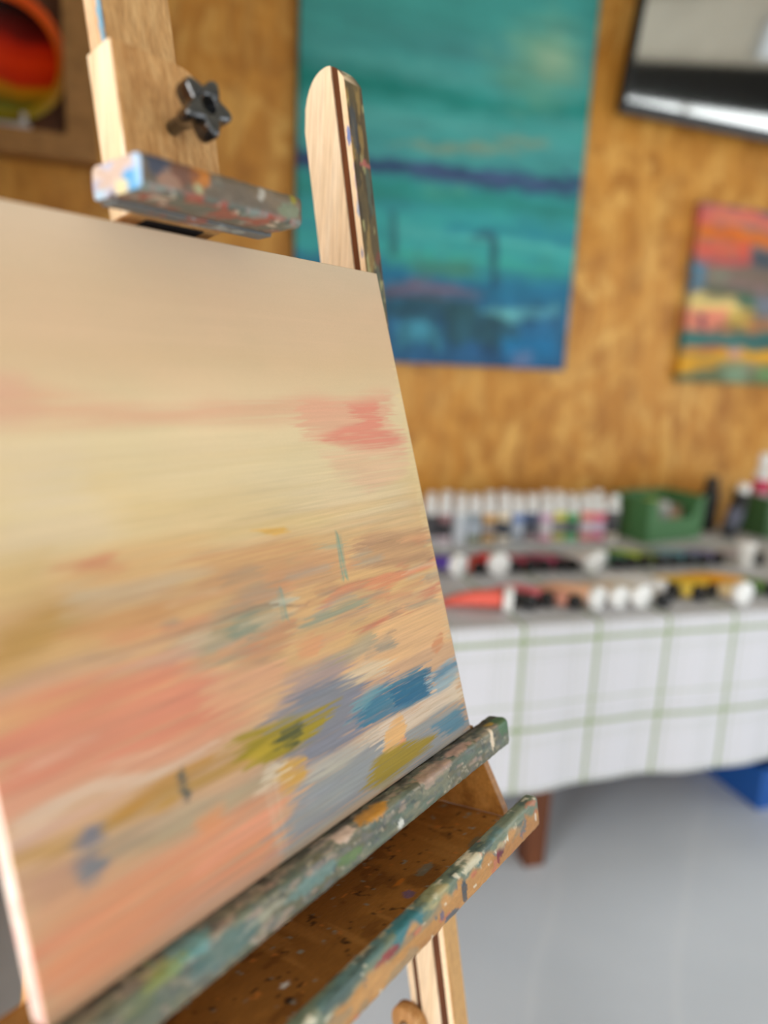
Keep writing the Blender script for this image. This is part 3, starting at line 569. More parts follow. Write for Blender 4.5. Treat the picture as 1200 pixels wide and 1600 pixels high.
    ((190, 160, 40), 0.8, 0.002, 0.02, 360, 'u', ((0.375, 0.189), (0.439, 0.188), (0.435, 0.174), (0.383, 0.168))),
    ((218, 168, 72), 0.9, 0.003, 0.012, 300, 'u', ((0.421, 0.128), (0.441, 0.146), (0.490, 0.132), (0.489, 0.108), (0.446, 0.100), (0.418, 0.108))),
    ((228, 210, 182), 0.8, 0.003, 0.03, 360, 'u', ((0.383, 0.143), (0.427, 0.146), (0.426, 0.115), (0.394, 0.108))),
    ((228, 152, 112), 0.95, 0.012, 0.035, 160, 'u', ((-0.003, 0.108), (0.092, 0.114), (0.214, 0.118), (0.415, 0.107), (0.423, 0.055), (0.398, 0.020), (0.223, 0.023), (0.041, 0.012), (-0.005, 0.027))),
    ((240, 164, 130), 0.8, 0.006, 0.03, 240, 'u', ((0.239, 0.083), (0.402, 0.088), (0.402, 0.064), (0.358, 0.059), (0.245, 0.062))),
    ((238, 150, 92), 0.7, 0.006, 0.015, 240, 'u', ((0.261, 0.123), (0.305, 0.127), (0.306, 0.107), (0.262, 0.104))),
    ((228, 200, 168), 0.35, 0.006, 0.008, 300, 'v', ((0.399, 0.127), (0.429, 0.125), (0.413, 0.013), (0.391, 0.008))),
    ((208, 166, 138), 0.9, 0.006, 0.02, 220, 'u', ((0.001, 0.000), (0.115, 0.015), (0.257, 0.019), (0.401, 0.014), (0.398, -0.026), (0.244, -0.029), (0.056, -0.037))),
    ((176, 166, 150), 0.8, 0.004, 0.015, 260, 'u', ((0.401, 0.014), (0.599, 0.010), (1.003, 0.006), (1.003, -0.005), (0.594, -0.005), (0.392, -0.019))),
    ((108, 120, 142), 0.9, 0.004, 0.012, 220, 'u', ((0.069, 0.185), (0.099, 0.201), (0.116, 0.195), (0.113, 0.172), (0.087, 0.170))),
    ((128, 130, 136), 0.9, 0.004, 0.01, 220, 'u', ((0.069, 0.142), (0.077, 0.166), (0.104, 0.166), (0.112, 0.146), (0.103, 0.131), (0.082, 0.128))),
    ((86, 94, 88), 0.9, 0.002, 0.006, 300, 'u', ((0.242, 0.194), (0.256, 0.201), (0.257, 0.166), (0.254, 0.158), (0.242, 0.163))),
    ((200, 150, 60), 0.8, 0.004, 0.012, 240, 'u', ((0.197, 0.179), (0.237, 0.184), (0.238, 0.166), (0.204, 0.162))),
]
TEAL_STROKES = [
    ((62, 148, 142), 1, 0.02, 0.05, 8, 'u', ((-0.131, 0.971), (1.102, 1.192), (1.172, 0.839), (-0.127, 0.665))),
    ((70, 140, 140), 0.8, 0.05, 0.1, 8, 'u', ((-0.128, 0.689), (1.047, 0.808), (1.063, 0.722), (-0.127, 0.622))),
    ((0, 122, 112), 0.95, 0.03, 0.12, 8, 'u', ((-0.127, 0.628), (0.302, 0.656), (0.658, 0.631), (1.047, 0.668), (1.053, 0.631), (0.616, 0.590), (0.307, 0.590), (-0.126, 0.559))),
    ((84, 160, 155), 0.7, 0.03, 0.1, 8, 'u', ((0.060, 0.677), (0.472, 0.678), (0.701, 0.664), (0.474, 0.651), (0.061, 0.652))),
    ((80, 160, 156), 0.85, 0.03, 0.12, 10, 'u', ((-0.126, 0.553), (0.307, 0.583), (1.030, 0.613), (1.039, 0.561), (-0.125, 0.489))),
    ((70, 150, 150), 0.85, 0.03, 0.1, 10, 'u', ((-0.125, 0.495), (1.038, 0.566), (1.054, 0.477), (-0.124, 0.424))),
    ((150, 150, 110), 0.5, 0.01, 0.08, 20, 'u', ((0.271, 0.497), (0.834, 0.570), (0.862, 0.554), (0.489, 0.498))),
    ((118, 166, 135), 0.75, 0.05, 0.06, 10, 'u', ((0.687, 0.774), (0.820, 0.834), (0.936, 0.793), (0.939, 0.700), (0.797, 0.661), (0.695, 0.706))),
    ((150, 180, 150), 0.6, 0.03, 0.04, 10, 'u', ((0.781, 0.773), (0.874, 0.799), (0.910, 0.725), (0.815, 0.706))),
    ((100, 158, 130), 0.6, 0.04, 0.06, 10, 'u', ((0.600, 0.735), (0.793, 0.689), (0.872, 0.648), (0.705, 0.629))),
    ((44, 62, 106), 1, 0.012, 0.1, 14, 'u', ((-0.124, 0.447), (0.273, 0.472), (0.537, 0.471), (0.998, 0.496), (1.007, 0.442), (0.635, 0.428), (0.276, 0.432), (-0.124, 0.413))),
    ((84, 110, 150), 0.6, 0.01, 0.08, 20, 'u', ((0.360, 0.454), (0.976, 0.470), (0.978, 0.458), (0.361, 0.440))),
    ((40, 140, 132), 0.95, 0.02, 0.1, 10, 'u', ((-0.124, 0.408), (0.276, 0.427), (1.008, 0.439), (1.017, 0.380), (0.280, 0.365), (-0.123, 0.358))),
    ((56, 162, 160), 0.95, 0.02, 0.12, 12, 'u', ((-0.123, 0.358), (0.280, 0.362), (0.992, 0.374), (1.009, 0.266), (0.288, 0.250), (-0.121, 0.235))),
    ((90, 188, 182), 0.6, 0.015, 0.1, 20, 'u', ((0.326, 0.325), (0.948, 0.319), (0.952, 0.295), (0.329, 0.294))),
    ((30, 130, 150), 0.7, 0.015, 0.12, 20, 'u', ((0.503, 0.354), (0.995, 0.354), (1.000, 0.322), (0.506, 0.325))),
    ((60, 170, 150), 0.7, 0.02, 0.1, 20, 'u', ((0.287, 0.271), (0.653, 0.275), (0.983, 0.265), (0.990, 0.224), (0.289, 0.228))),
    ((70, 130, 100), 0.7, 0.02, 0.06, 20, 'u', ((0.376, 0.256), (0.605, 0.271), (0.612, 0.210), (0.381, 0.196))),
    ((24, 110, 150), 0.95, 0.02, 0.12, 12, 'u', ((-0.121, 0.194), (0.290, 0.220), (0.661, 0.205), (1.001, 0.233), (0.999, 0.167), (0.295, 0.146))),
    ((132, 90, 104), 0.75, 0.014, 0.1, 24, 'u', ((0.292, 0.188), (0.426, 0.199), (0.639, 0.183), (0.637, 0.161), (0.294, 0.158))),
    ((36, 70, 76), 0.85, 0.02, 0.08, 20, 'u', ((0.294, 0.158), (0.617, 0.163), (0.675, 0.086), (0.298, 0.100))),
    ((40, 100, 140), 0.98, 0.03, 0.08, 12, 'u', ((-0.120, 0.095), (0.298, 0.108), (0.999, 0.167), (1.004, -0.037), (-0.117, -0.066))),
    ((40, 84, 92), 0.8, 0.01, 0.03, 40, 'v', ((0.499, 0.157), (0.768, 0.139), (0.831, 0.051), (0.533, 0.048))),
    ((110, 190, 190), 0.6, 0.008, 0.04, 40, 'u', ((0.632, 0.140), (0.972, 0.166), (0.975, 0.146), (0.771, 0.115))),
    ((30, 76, 130), 0.8, 0.02, 0.05, 20, 'u', ((0.304, 0.008), (0.679, 0.046), (0.943, 0.005), (0.950, -0.038), (0.308, -0.055))),
    ((10, 110, 160), 0.8, 0.02, 0.04, 20, 'u', ((0.724, 0.088), (0.955, 0.107), (0.966, 0.031), (0.759, 0.016))),
    ((70, 150, 165), 0.6, 0.01, 0.03, 40, 'v', ((0.343, 0.103), (0.505, 0.095), (0.510, 0.039), (0.347, 0.041))),
    ((130, 140, 180), 0.6, 0.01, 0.02, 30, 'u', ((0.782, 0.033), (0.858, 0.044), (0.863, 0.007), (0.798, 0.005))),
    ((30, 60, 84), 0.8, 0.006, 0.008, 40, 'v', ((0.655, 0.321), (0.684, 0.320), (0.716, 0.200), (0.686, 0.199))),
    ((40, 60, 90), 0.7, 0.006, 0.01, 40, 'u', ((0.588, 0.323), (0.682, 0.335), (0.693, 0.308), (0.589, 0.308))),
    ((36, 70, 84), 0.7, 0.006, 0.008, 40, 'v', ((0.294, 0.352), (0.316, 0.353), (0.336, 0.253), (0.305, 0.251))),
    ((60, 110, 120), 0.6, 0.006, 0.008, 40, 'v', ((0.405, 0.287), (0.418, 0.288), (0.430, 0.199), (0.412, 0.198))),
    ((90, 175, 150), 0.6, 0.01, 0.05, 20, 'u', ((0.407, 0.419), (0.566, 0.419), (0.568, 0.401), (0.409, 0.397))),
]
ORANGE_STROKES = [
    ((120, 110, 110), 1, 0.01, 0.015, 30, 'u', ((-0.217, 1.059), (1.238, 1.238), (1.419, 0.542), (-0.117, 0.432))),
    ((84, 84, 120), 1, 0.01, 0.015, 30, 'u', ((-0.005, 1.029), (0.150, 1.048), (0.507, 1.010), (1.320, 0.921), (1.336, 0.859), (0.355, 0.978), (0.067, 0.988))),
    ((226, 108, 96), 1, 0.01, 0.015, 30, 'u', ((-0.024, 0.978), (0.352, 0.992), (1.332, 0.875), (1.365, 0.750), (0.368, 0.914), (-0.006, 0.874))),
    ((232, 140, 100), 0.8, 0.02, 0.015, 30, 'u', ((0.073, 0.954), (0.359, 0.957), (0.666, 0.931), (0.673, 0.902), (0.271, 0.911), (0.082, 0.905))),
    ((228, 118, 22), 1, 0.012, 0.015, 30, 'u', ((-0.015, 0.874), (0.275, 0.890), (1.349, 0.813), (1.377, 0.703), (0.488, 0.809), (0.291, 0.804), (0.001, 0.783))),
    ((200, 90, 40), 0.6, 0.02, 0.015, 30, 'u', ((0.089, 0.863), (0.278, 0.876), (0.289, 0.818), (0.098, 0.814))),
    ((240, 90, 56), 1, 0.01, 0.015, 30, 'u', ((-0.008, 0.782), (0.386, 0.821), (0.409, 0.704), (0.007, 0.690))),
    ((160, 130, 100), 0.8, 0.012, 0.015, 30, 'u', ((0.102, 0.793), (0.297, 0.775), (0.304, 0.739), (0.127, 0.759))),
    ((205, 84, 80), 0.9, 0.01, 0.015, 30, 'u', ((0.023, 0.706), (0.363, 0.737), (0.412, 0.690), (0.031, 0.663))),
    ((30, 66, 84), 1, 0.012, 0.015, 30, 'u', ((0.414, 0.779), (1.365, 0.750), (1.398, 0.623), (0.411, 0.697))),
    ((130, 112, 96), 1, 0.012, 0.015, 30, 'u', ((0.011, 0.668), (1.377, 0.703), (1.419, 0.542), (0.540, 0.556), (0.032, 0.546))),
    ((64, 130, 160), 1, 0.008, 0.015, 30, 'u', ((-0.010, 0.681), (0.082, 0.689), (0.109, 0.538), (0.006, 0.529))),
    ((130, 150, 130), 0.7, 0.02, 0.015, 30, 'u', ((0.141, 0.629), (0.257, 0.624), (0.264, 0.587), (0.150, 0.578))),
    ((160, 120, 120), 0.7, 0.02, 0.015, 30, 'u', ((0.263, 0.595), (0.531, 0.601), (0.540, 0.556), (0.270, 0.558))),
    ((80, 92, 66), 1, 0.012, 0.015, 30, 'u', ((0.078, 0.550), (0.458, 0.557), (0.555, 0.480), (0.350, 0.496), (0.083, 0.521))),
    ((240, 214, 128), 1, 0.012, 0.015, 30, 'u', ((0.002, 0.500), (0.329, 0.502), (0.424, 0.425), (0.352, 0.382), (-0.003, 0.418))),
    ((64, 120, 90), 1, 0.015, 0.015, 30, 'u', ((0.345, 0.526), (0.489, 0.506), (0.503, 0.438), (0.400, 0.446))),
    ((120, 130, 150), 1, 0.012, 0.015, 30, 'u', ((0.469, 0.505), (1.436, 0.477), (1.462, 0.379), (0.510, 0.400))),
    ((236, 140, 112), 1, 0.012, 0.015, 30, 'u', ((-0.011, 0.410), (0.283, 0.431), (0.347, 0.304), (-0.009, 0.283))),
    ((112, 60, 84), 1, 0.006, 0.015, 30, 'u', ((0.076, 0.401), (0.123, 0.404), (0.152, 0.293), (0.104, 0.290))),
    ((206, 170, 80), 1, 0.015, 0.015, 30, 'u', ((0.286, 0.415), (0.481, 0.444), (0.487, 0.313), (0.288, 0.301))),
    ((90, 56, 30), 0.8, 0.012, 0.015, 30, 'u', ((0.211, 0.342), (0.399, 0.346), (0.406, 0.308), (0.218, 0.304))),
    ((200, 120, 60), 0.9, 0.012, 0.015, 30, 'u', ((0.431, 0.387), (0.781, 0.402), (0.797, 0.331), (0.448, 0.302))),
    ((24, 118, 116), 1, 0.008, 0.015, 30, 'u', ((-0.037, 0.282), (1.470, 0.346), (1.494, 0.254), (-0.022, 0.192))),
    ((14, 84, 90), 0.7, 0.01, 0.015, 30, 'u', ((0.389, 0.291), (1.475, 0.329), (1.490, 0.270), (0.463, 0.225))),
    ((190, 84, 40), 0.9, 0.006, 0.015, 30, 'u', ((0.014, 0.205), (0.323, 0.218), (0.329, 0.187), (0.018, 0.179))),
    ((232, 168, 24), 1, 0.008, 0.015, 30, 'u', ((-0.040, 0.183), (1.497, 0.245), (1.521, 0.152), (0.325, 0.100), (0.059, 0.050), (-0.016, 0.039))),
    ((210, 160, 150), 1, 0.012, 0.015, 30, 'u', ((0.334, 0.210), (0.424, 0.215), (0.435, 0.161), (0.354, 0.157))),
    ((100, 110, 74), 1, 0.015, 0.015, 30, 'u', ((-0.026, 0.039), (0.133, 0.069), (0.325, 0.100), (1.521, 0.152), (1.564, -0.011), (-0.009, -0.061))),
    ((140, 170, 140), 1, 0.02, 0.015, 30, 'u', ((0.303, 0.107), (0.484, 0.115), (0.503, 0.020), (0.342, 0.006))),
    ((160, 150, 130), 0.8, 0.02, 0.015, 30, 'u', ((0.486, 0.107), (0.578, 0.111), (0.586, 0.071), (0.494, 0.068))),
    ((120, 160, 100), 1, 0.02, 0.015, 30, 'u', ((0.590, 0.104), (1.528, 0.127), (1.550, 0.041), (0.606, 0.024))),
]

nu, nv = 560, 600
gu, gv = np.meshgrid(np.linspace(0, 1, nu), np.linspace(0, 1, nv))
stops = [(0, (205, 165, 132)), (.25, (222, 176, 134)), (.48, (226, 186, 134)), (.6, (228, 204, 156)), (.72, (226, 200, 160)), (.8, (219, 187, 148)), (.9, (217, 186, 152)), (1, (214, 190, 162))]
def grad(v, stops):
    xs = [s[0] for s in stops]; return np.stack([np.interp(v, xs, [s[1][k] for s in stops]) for k in range(3)], -1)
base = grad(gv + .02 * (fbm(gu * 4, gv * 9, gu * 0, 4) - .5), stops)
prs = random.Random(11); dabs = []
for i in range(70):
    u_, v_ = prs.uniform(.25, 1.0), prs.uniform(.24, .44); L_, h_ = prs.uniform(.03, .13), prs.uniform(.006, .02)
    c_ = prs.choice([(176, 150, 122), (206, 150, 108), (150, 150, 132), (228, 168, 122), (196, 164, 120), (222, 196, 164), (160, 136, 112), (214, 140, 106), (170, 164, 148)])
    dabs.append((c_, prs.uniform(.3, .65), .0035, .02, 330, 'u', ((u_, v_), (u_ + L_, v_ + prs.uniform(-.004, .004)), (u_ + L_ * .95, v_ + h_), (u_ + .005, v_ + h_ * .9))))
cut = 38
cols = brush(gu, gv, CW, CH, base, SUNSET_STROKES[:cut] + dabs + SUNSET_STROKES[cut:], 3)
st = fbm(gv * CH * 700, gu * CW * 16, gu * 0, 51, 2) - .5; st2 = fbm(gv * CH * 90, gu * CW * 8, gu * 0, 61, 3) - .5; wash = fbm(gu * 7, gv * 12, gu * 0, 71, 3) - .5
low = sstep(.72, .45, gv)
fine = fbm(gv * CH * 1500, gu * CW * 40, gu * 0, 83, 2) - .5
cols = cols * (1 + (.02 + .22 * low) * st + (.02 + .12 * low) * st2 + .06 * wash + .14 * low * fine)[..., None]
cols = cols * (.93 - .13 * low)[..., None]  # lower canvas colour darkened for the light falling off there
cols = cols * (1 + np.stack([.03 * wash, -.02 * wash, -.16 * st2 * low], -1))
xs = gu.ravel() * CW; hs = gv.ravel() * CH
verts = [TCn(x, 0, h) for x, h in zip(xs, hs)]
idx = np.arange(nu * nv).reshape(nv, nu)
faces = np.stack([idx[:-1, :-1], idx[:-1, 1:], idx[1:, 1:], idx[1:, :-1]], -1).reshape(-1, 4).tolist()
loop = list(idx[0, :]) + list(idx[1:, -1]) + list(idx[-1, -2::-1]) + list(idx[-2:0:-1, 0])
th = .0195; ringcols = []; side = []
prev = [int(i) for i in loop]; flat = cols.reshape(-1, 3); allc = [flat]
# slightly rounded fold, then the painted-over edge of the canvas
for d_ in (.0006, .003, .009, th):
    cur = []
    for i in loop:
        i = int(i); cur.append(len(verts)); u_, v_ = i % nu / (nu - 1), i // nu / (nv - 1)
        verts.append(TCn(xs[i], d_, hs[i]))
        if i % nu == 0:
            e = np.array([.78, .66, .58]) if noise3(np.array([v_ * 30.]), np.array([d_ * 300]), np.array([0.]), 8)[0] < .6 else np.array([.76, .48, .43])
            w_ = .25 if d_ < .001 else 1; ringcols.append(flat[i] * (1 - w_) + e * w_)
        else: ringcols.append(flat[i])
    for k in range(len(cur)): k2 = (k + 1) % len(cur); faces.append((prev[k2], prev[k], cur[k], cur[k2]))
    prev = cur
allc.append(np.array(ringcols))
M['canvas'] = NT('acrylic_on_canvas', 0.58, 0.3)
t = M['canvas']; a = t.add('ShaderNodeAttribute', attribute_name='paint'); wv = t.noise(t.coord(scale=(1, 1, 1)), 900, 2)
t.color(t.mix(0.10, a.outputs['Color'], t.ramp(wv, [(0.3, (190, 190, 190)), (0.7, (255, 255, 255))]), 'MULTIPLY')); t.bump(wv, 0.12, 0.0004); M['canvas'] = t.m
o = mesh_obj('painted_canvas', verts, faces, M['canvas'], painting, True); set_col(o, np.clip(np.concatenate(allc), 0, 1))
for lo, hi in (((.002, .006, .002), (.04, .0185, CH - .002)), ((CW - .04, .006, .002), (CW - .002, .0185, CH - .002)), ((.0405, .006, .002), (CW - .0405, .0185, .04)), ((.0405, .006, CH - .04), (CW - .0405, .0185, CH - .002))):
    box('stretcher_bar', lo, hi, M['bar'], painting, f=TCn)

# ------------------------------------------------------------------ pictures on the wall
def hung(name, label, x0, z0, w, h, dy, nx, nz, stops, strokes, seed, rr=.012, edge=3.0):
    root = empty(name, (x0 + w / 2, YB, z0), 0, label, 'painting')
    gu, gv = np.meshgrid(np.linspace(0, 1, nx), np.linspace(0, 1, nz))
    b = grad(gv + .03 * (fbm(gu * 3, gv * 8, gu * 0, seed) - .5), stops); c = brush(gu, gv, w, h, b, strokes, seed, edge, 1.8)
    mo = sstep(.28, .1, gv) * (seed == 21)
    c = c * (1 + mo * 1.1 * (fbm(gu * w * 26, gv * h * 16, gu * 0, seed + 8, 3) - .5))[..., None]
    c = c * (1 + .3 * (fbm(gv * h * 40, gu * w * 5, gu * 0, seed + 3, 3) - .5) + .2 * (fbm(gv * h * 12, gu * w * 9, gu * 0, seed + 4, 2) - .5))[..., None]
    yf = -dy; vs = [(u * w - w / 2, yf, v * h) for u, v in zip(gu.ravel(), gv.ravel())]
    idx = np.arange(nx * nz).reshape(nz, nx); fs = np.stack([idx[:-1, :-1], idx[:-1, 1:], idx[1:, 1:], idx[1:, :-1]], -1).reshape(-1, 4).tolist()
    loop = [int(i) for i in list(idx[0, :]) + list(idx[1:, -1]) + list(idx[-1, -2::-1]) + list(idx[-2:0:-1, 0])]
    prev = loop; flat = c.reshape(-1, 3); ex = []
    for d_ in (.004, dy - .002):
        cur = []
        for i in loop: cur.append(len(vs)); vs.append((vs[i][0], yf + d_, vs[i][2])); ex.append(flat[i] * .8)
        for k in range(len(cur)): k2 = (k + 1) % len(cur); fs.append((prev[k2], prev[k], cur[k], cur[k2]))
        prev = cur
    fs.append(tuple(prev))
    o = mesh_obj('painted_canvas', vs, fs, M['wall_paint'], root); set_col(o, np.clip(np.concatenate([flat, np.array(ex)]), 0, 1))
    return root
M['wall_paint'] = paint_attr('acrylic_painting', 0.5, 0.1, 60, (1, 1, 3), 0.3)
hung('wall_canvas', 'large teal seascape canvas with a navy horizon hung on the chipboard wall', .566, 1.395, 1.13, 1.50, .04, 150, 260,
     [(0, (30, 84, 130)), (.2, (40, 120, 150)), (.5, (60, 165, 160)), (.7, (60, 150, 145)), (1, (66, 150, 146))], TEAL_STROKES, 21)
hung('wall_canvas', 'small canvas of orange, yellow and teal bands under the television', 2.29, 1.372, .76, .74, .04, 110, 120,
     [(0, (110, 120, 90)), (1, (120, 110, 110))], ORANGE_STROKES, 91, edge=2.0)

# television, tilted down on a wall bracket
tv = empty('television', (2.40, 2.56, 2.38), 0, 'black flat television tilted down high on the chipboard wall', 'television')
tv.location = (2.33, 2.50, 2.362); tv.rotation_euler = (math.radians(10), 0, 0)
bm = bmesh.new()
w2, hh_, bz = .54, .64, .014
add_box(bm, (-w2, -.012, 0), (w2, .03, .040)); add_box(bm, (-w2, -.012, hh_ - bz), (w2, .03, hh_)); add_box(bm, (-w2, -.012, .040), (-w2 + bz, .03, hh_ - bz)); add_box(bm, (w2 - bz, -.012, .040), (w2, .03, hh_ - bz)); add_box(bm, (-w2 + bz, .0, .040), (w2 - bz, .03, hh_ - bz))
bm_obj('bezel', bm, M['tv_black'], tv)
box('screen', (-w2 + bz, -.006, .040), (w2 - bz, -.0005, hh_ - bz), M['tv_glass'], tv)
box('wall_bracket', (-.15, .03, .1), (.15, .055, .3), M['black_matt'], tv)

# wall box with a round glass charger
SX1, SZ0, SD = -.062, 1.944, 2.50
shelf = empty('box_shelf', (SX1 - .4, YB, SZ0), 0, 'open brown wooden wall box framed in paler wood behind the orange glass plate', 'shelf')
bw = .085
bm = bmesh.new(); add_box(bm, (.4 - bw, -.10, 0), (.4, -.0005, .9)); add_box(bm, (-.4, -.10, 0), (-.4 + bw, -.0005, .9)); add_box(bm, (-.4 + bw, -.10, 0), (.4 - bw, -.0005, .070)); add_box(bm, (-.4 + bw, -.10, .82), (.4 - bw, -.0005, .9))
bm_obj('frame', bm, M['shelf_wood'], shelf)
box('back_panel', (-.4 + bw, -.02, .07), (.4 - bw, -.0005, .82), M['shelf_dark'], shelf)
plate = empty('glass_plate', (-.315, 2.545, SZ0 + .0705), 0, 'round orange and dark red art glass plate on a silver stand in the wall box', 'plate')
t = NT('swirled_glass', 0.25, 0.3); v = t.coord(); sp = t.add('ShaderNodeSeparateXYZ'); t.link(v, sp.inputs[0])
nz = t.noise(v, 5, 2, .5, .3); zz = t.math('MULTIPLY_ADD', nz, .09, sp.outputs[2])
zz = t.math('MULTIPLY_ADD', sp.outputs[0], 0.05, zz)
c = t.ramp(t.math('MULTIPLY', zz, 2.0), [(0.02, (120, 126, 60)), (0.16, (150, 150, 60)), (.24, (96, 92, 20)), (.33, (190, 120, 10)), (.37, (190, 36, 6)), (.48, (226, 52, 4)), (.56, (200, 36, 6)), (.62, (110, 12, 6)), (.72, (34, 3, 3)), (1, (20, 4, 6))])
x2 = t.math('POWER', sp.outputs[0], 2.0); z2 = t.math('POWER', t.math('SUBTRACT', sp.outputs[2], .20), 2.0); rr = t.math('SQRT', t.math('ADD', x2, z2))
rim = t.ramp(t.math('MULTIPLY', zz, 2.0), [(0.1, (120, 120, 20)), (.4, (200, 130, 20)), (.55, (246, 110, 10)), (.75, (240, 90, 20)), (1, (190, 70, 30))])
k = t.math('GREATER_THAN', rr, .148); t.color(t.mix(k, c, rim)); M['plate'] = t.m
prof = [(.002, .0), (.09, .001), (.14, .010), (.178, .024), (.180, .027), (.176, .029), (.14, .016), (.09, .007), (.002, .006)]
lathe('dish', prof, M['plate'], plate, 72, lambda x, y, z: (x, .018 - z, .200 + y))
bm = bmesh.new(); add_box(bm, (-.07, -.045, 0), (.07, .03, .012)); add_box(bm, (-.06, -.03, .012), (-.045, -.018, .045)); add_box(bm, (.045, -.03, .012), (.06, -.018, .045)); add_box(bm, (-.05, .02, .012), (.05, .028, .11))
bm_obj('plate_stand', bm, M['steel'], plate)

# ------------------------------------------------------------------ table and cloth
TX, TY, TA = .948, 1.508, math.radians(-3.71); TH = .745
ca, sa = math.cos(TA), math.sin(TA)
def tw(u, w): return (TX + u * ca - w * sa, TY + u * sa + w * ca)
table = empty('trestle_table', (*tw(.75, .5), 0), TA, 'long table on dark wooden legs under the checked cloth', 'table')
U0, U1, W1 = -.22, 1.95, 1.0
box('table_top', (U0 + .004 - .75, .004 - .5, .712), (U1 - .004 - .75, W1 - .004 - .5, .741), M['dark_leg'], table)
for lu, lw in ((.088, .012), (.088, .90), (1.8, .012), (1.8, .90)):
    box('leg', (lu - .75, lw - .5, 0), (lu - .75 + .062, lw - .5 + .062, .712), M['dark_leg'], table, .002)
t = NT('checked_linen', 0.85, 0.15); uv = t.add('ShaderNodeUVMap'); sp = t.add('ShaderNodeSeparateXYZ'); t.link(uv.outputs[0], sp.inputs[0])
wob = t.noise(t.coord(), 6, 2)
def stripes(axis, period, off, width):
    q = t.math('SUBTRACT', sp.outputs[axis], off); q = t.math('MULTIPLY_ADD', wob, .004, q); q = t.math('DIVIDE', q, period); q = t.math('FRACT', t.math('ADD', q, 100.5)); q = t.math('ABSOLUTE', t.math('SUBTRACT', q, .5))
    return t.math('LESS_THAN', q, width / period / 2)
c = rgba((212, 212, 218))
sets = [(0, .2215, .035, .006, (168, 174, 160), .7), (0, .2215, -.035, .0025, (176, 184, 160), .55), (0, .2215, .065, .003, (190, 192, 188), .6), (0, .2215, -.058, .003, (150, 158, 140), .45), (0, .2215, -.075, .002, (150, 158, 140), .45),
        (1, .2475, .0275, .006, (160, 172, 140), .6), (1, .2475, .1675, .004, (170, 178, 160), .5), (1, .2475, .235, .003, (150, 158, 140), .5), (1, .2475, .152, .002, (150, 158, 140), .4),
        (0, .2215, .009, .0115, (132, 152, 92), .85), (1, .2475, .2055, .0115, (132, 152, 92), .85)]
for ax, per, off, wd, cc, al in sets: c = t.mix(t.math('MULTIPLY', stripes(ax, per, off, wd), al), c, rgba(cc))
weave = t.noise(t.coord(), 240, 2); c = t.mix(.12, c, t.ramp(weave, [(.3, (200, 200, 200)), (.7, (255, 255, 255))]), 'MULTIPLY')
t.color(c); t.bump(weave, .1, .001); M['cloth'] = t.m
drop = .478; du = .012
cus = np.arange(U0 - drop, U1 + drop + du, du); cws = np.arange(-drop, W1 + .12, du)
vs, fs, uvs = [], [], []
for cw in cws:
    for cu in cus:
        ou = max(U0 - cu, 0, cu - U1); oc = max(-cw, 0, cw - W1); u = min(max(cu, U0), U1); w = min(max(cw, 0), W1); d = max(ou, oc)
        k = min(d / drop, 1.0); wave = .008 * k * math.sin(cu * 11 + .8) + .004 * k * math.sin(cu * 27 + cw)
        if cw < 0: w -= .004 + .012 * k + wave + (.01 * k * min(1, ou * 8))
        if cw > W1: w += .004
        if cu < U0: u -= .004 + .02 * k + .012 * k * math.sin(cw * 17)
        if cu > U1: u += .004 + .02 * k
        r = .006; z = TH - d if d > r else TH - d * d / (2 * r)
        if d == 0: z += .0006 * math.sin(u * 9) * math.sin(w * 13)
        z += .004 * k * math.sin(cu * 5)
        x, y = tw(u, w); vs.append((x, y, z)); uvs.append((cu, cw))
nc = len(cus)
for j in range(len(cws) - 1):
    for i in range(nc - 1): fs.append((j * nc + i, j * nc + i + 1, (j + 1) * nc + i + 1, (j + 1) * nc + i))
cloth = mesh_obj('tablecloth', vs, fs, M['cloth'], None, True); lay = cloth.data.uv_layers.new(name='UVMap')
for lp in cloth.data.loops: lay.data[lp.index].uv = uvs[lp.vertex_index]
sm = cloth.modifiers.new('thick', 'SOLIDIFY'); sm.thickness = .0012; sm.offset = -1
tag(cloth, 'white linen tablecloth with olive green checks hanging off the long table', 'tablecloth')

# ------------------------------------------------------------------ paints on the table
ZT = TH + .0014
mats = {}
def pm(c, rough=.35):
    key = (c, rough)
    if key not in mats: mats[key] = plain('plastic_%d_%d_%d' % c, c, rough, var=.04)
    return mats[key]
WHITE, BLACK = (238, 238, 236), (14, 14, 16)
def bottle(u, w, band, low, mid, label, h=.192, r=.0255, group=None, tilt=None, cap=WHITE, body=(226, 226, 224)):
    x, y = tw(u, w); b = empty('paint_bottle', (x, y, ZT), TA, label, 'bottle', group)
    if tilt: b.rotation_euler = (tilt[0], tilt[1], TA)
    lathe('bottle_body', [(r * .9, 0), (r, .004), (r, h * .72), (r * .86, h * .78), (r * .55, h * .81), (r * .5, h * .83)], pm(body), b, 24)
    seg = [(r + .0004, h * .09), (r + .0006, h * .09), (r + .0006, h * .24), (r + .0006, h * .242), (r + .0006, h * .52), (r + .0006, h * .522), (r + .0006, h * .68), (r + .0004, h * .68)]
    lathe('label', seg, None, b, 24, mats=[pm(low, .5), pm(mid, .5), pm(band, .5)], mi=[0, 0, 0, 1, 1, 2, 2])
    lathe('cap', [(r * .72, h * .83), (r * .74, h * .835), (r * .72, h * .985), (r * .62, h)], pm(cap), b, 24)
    return b
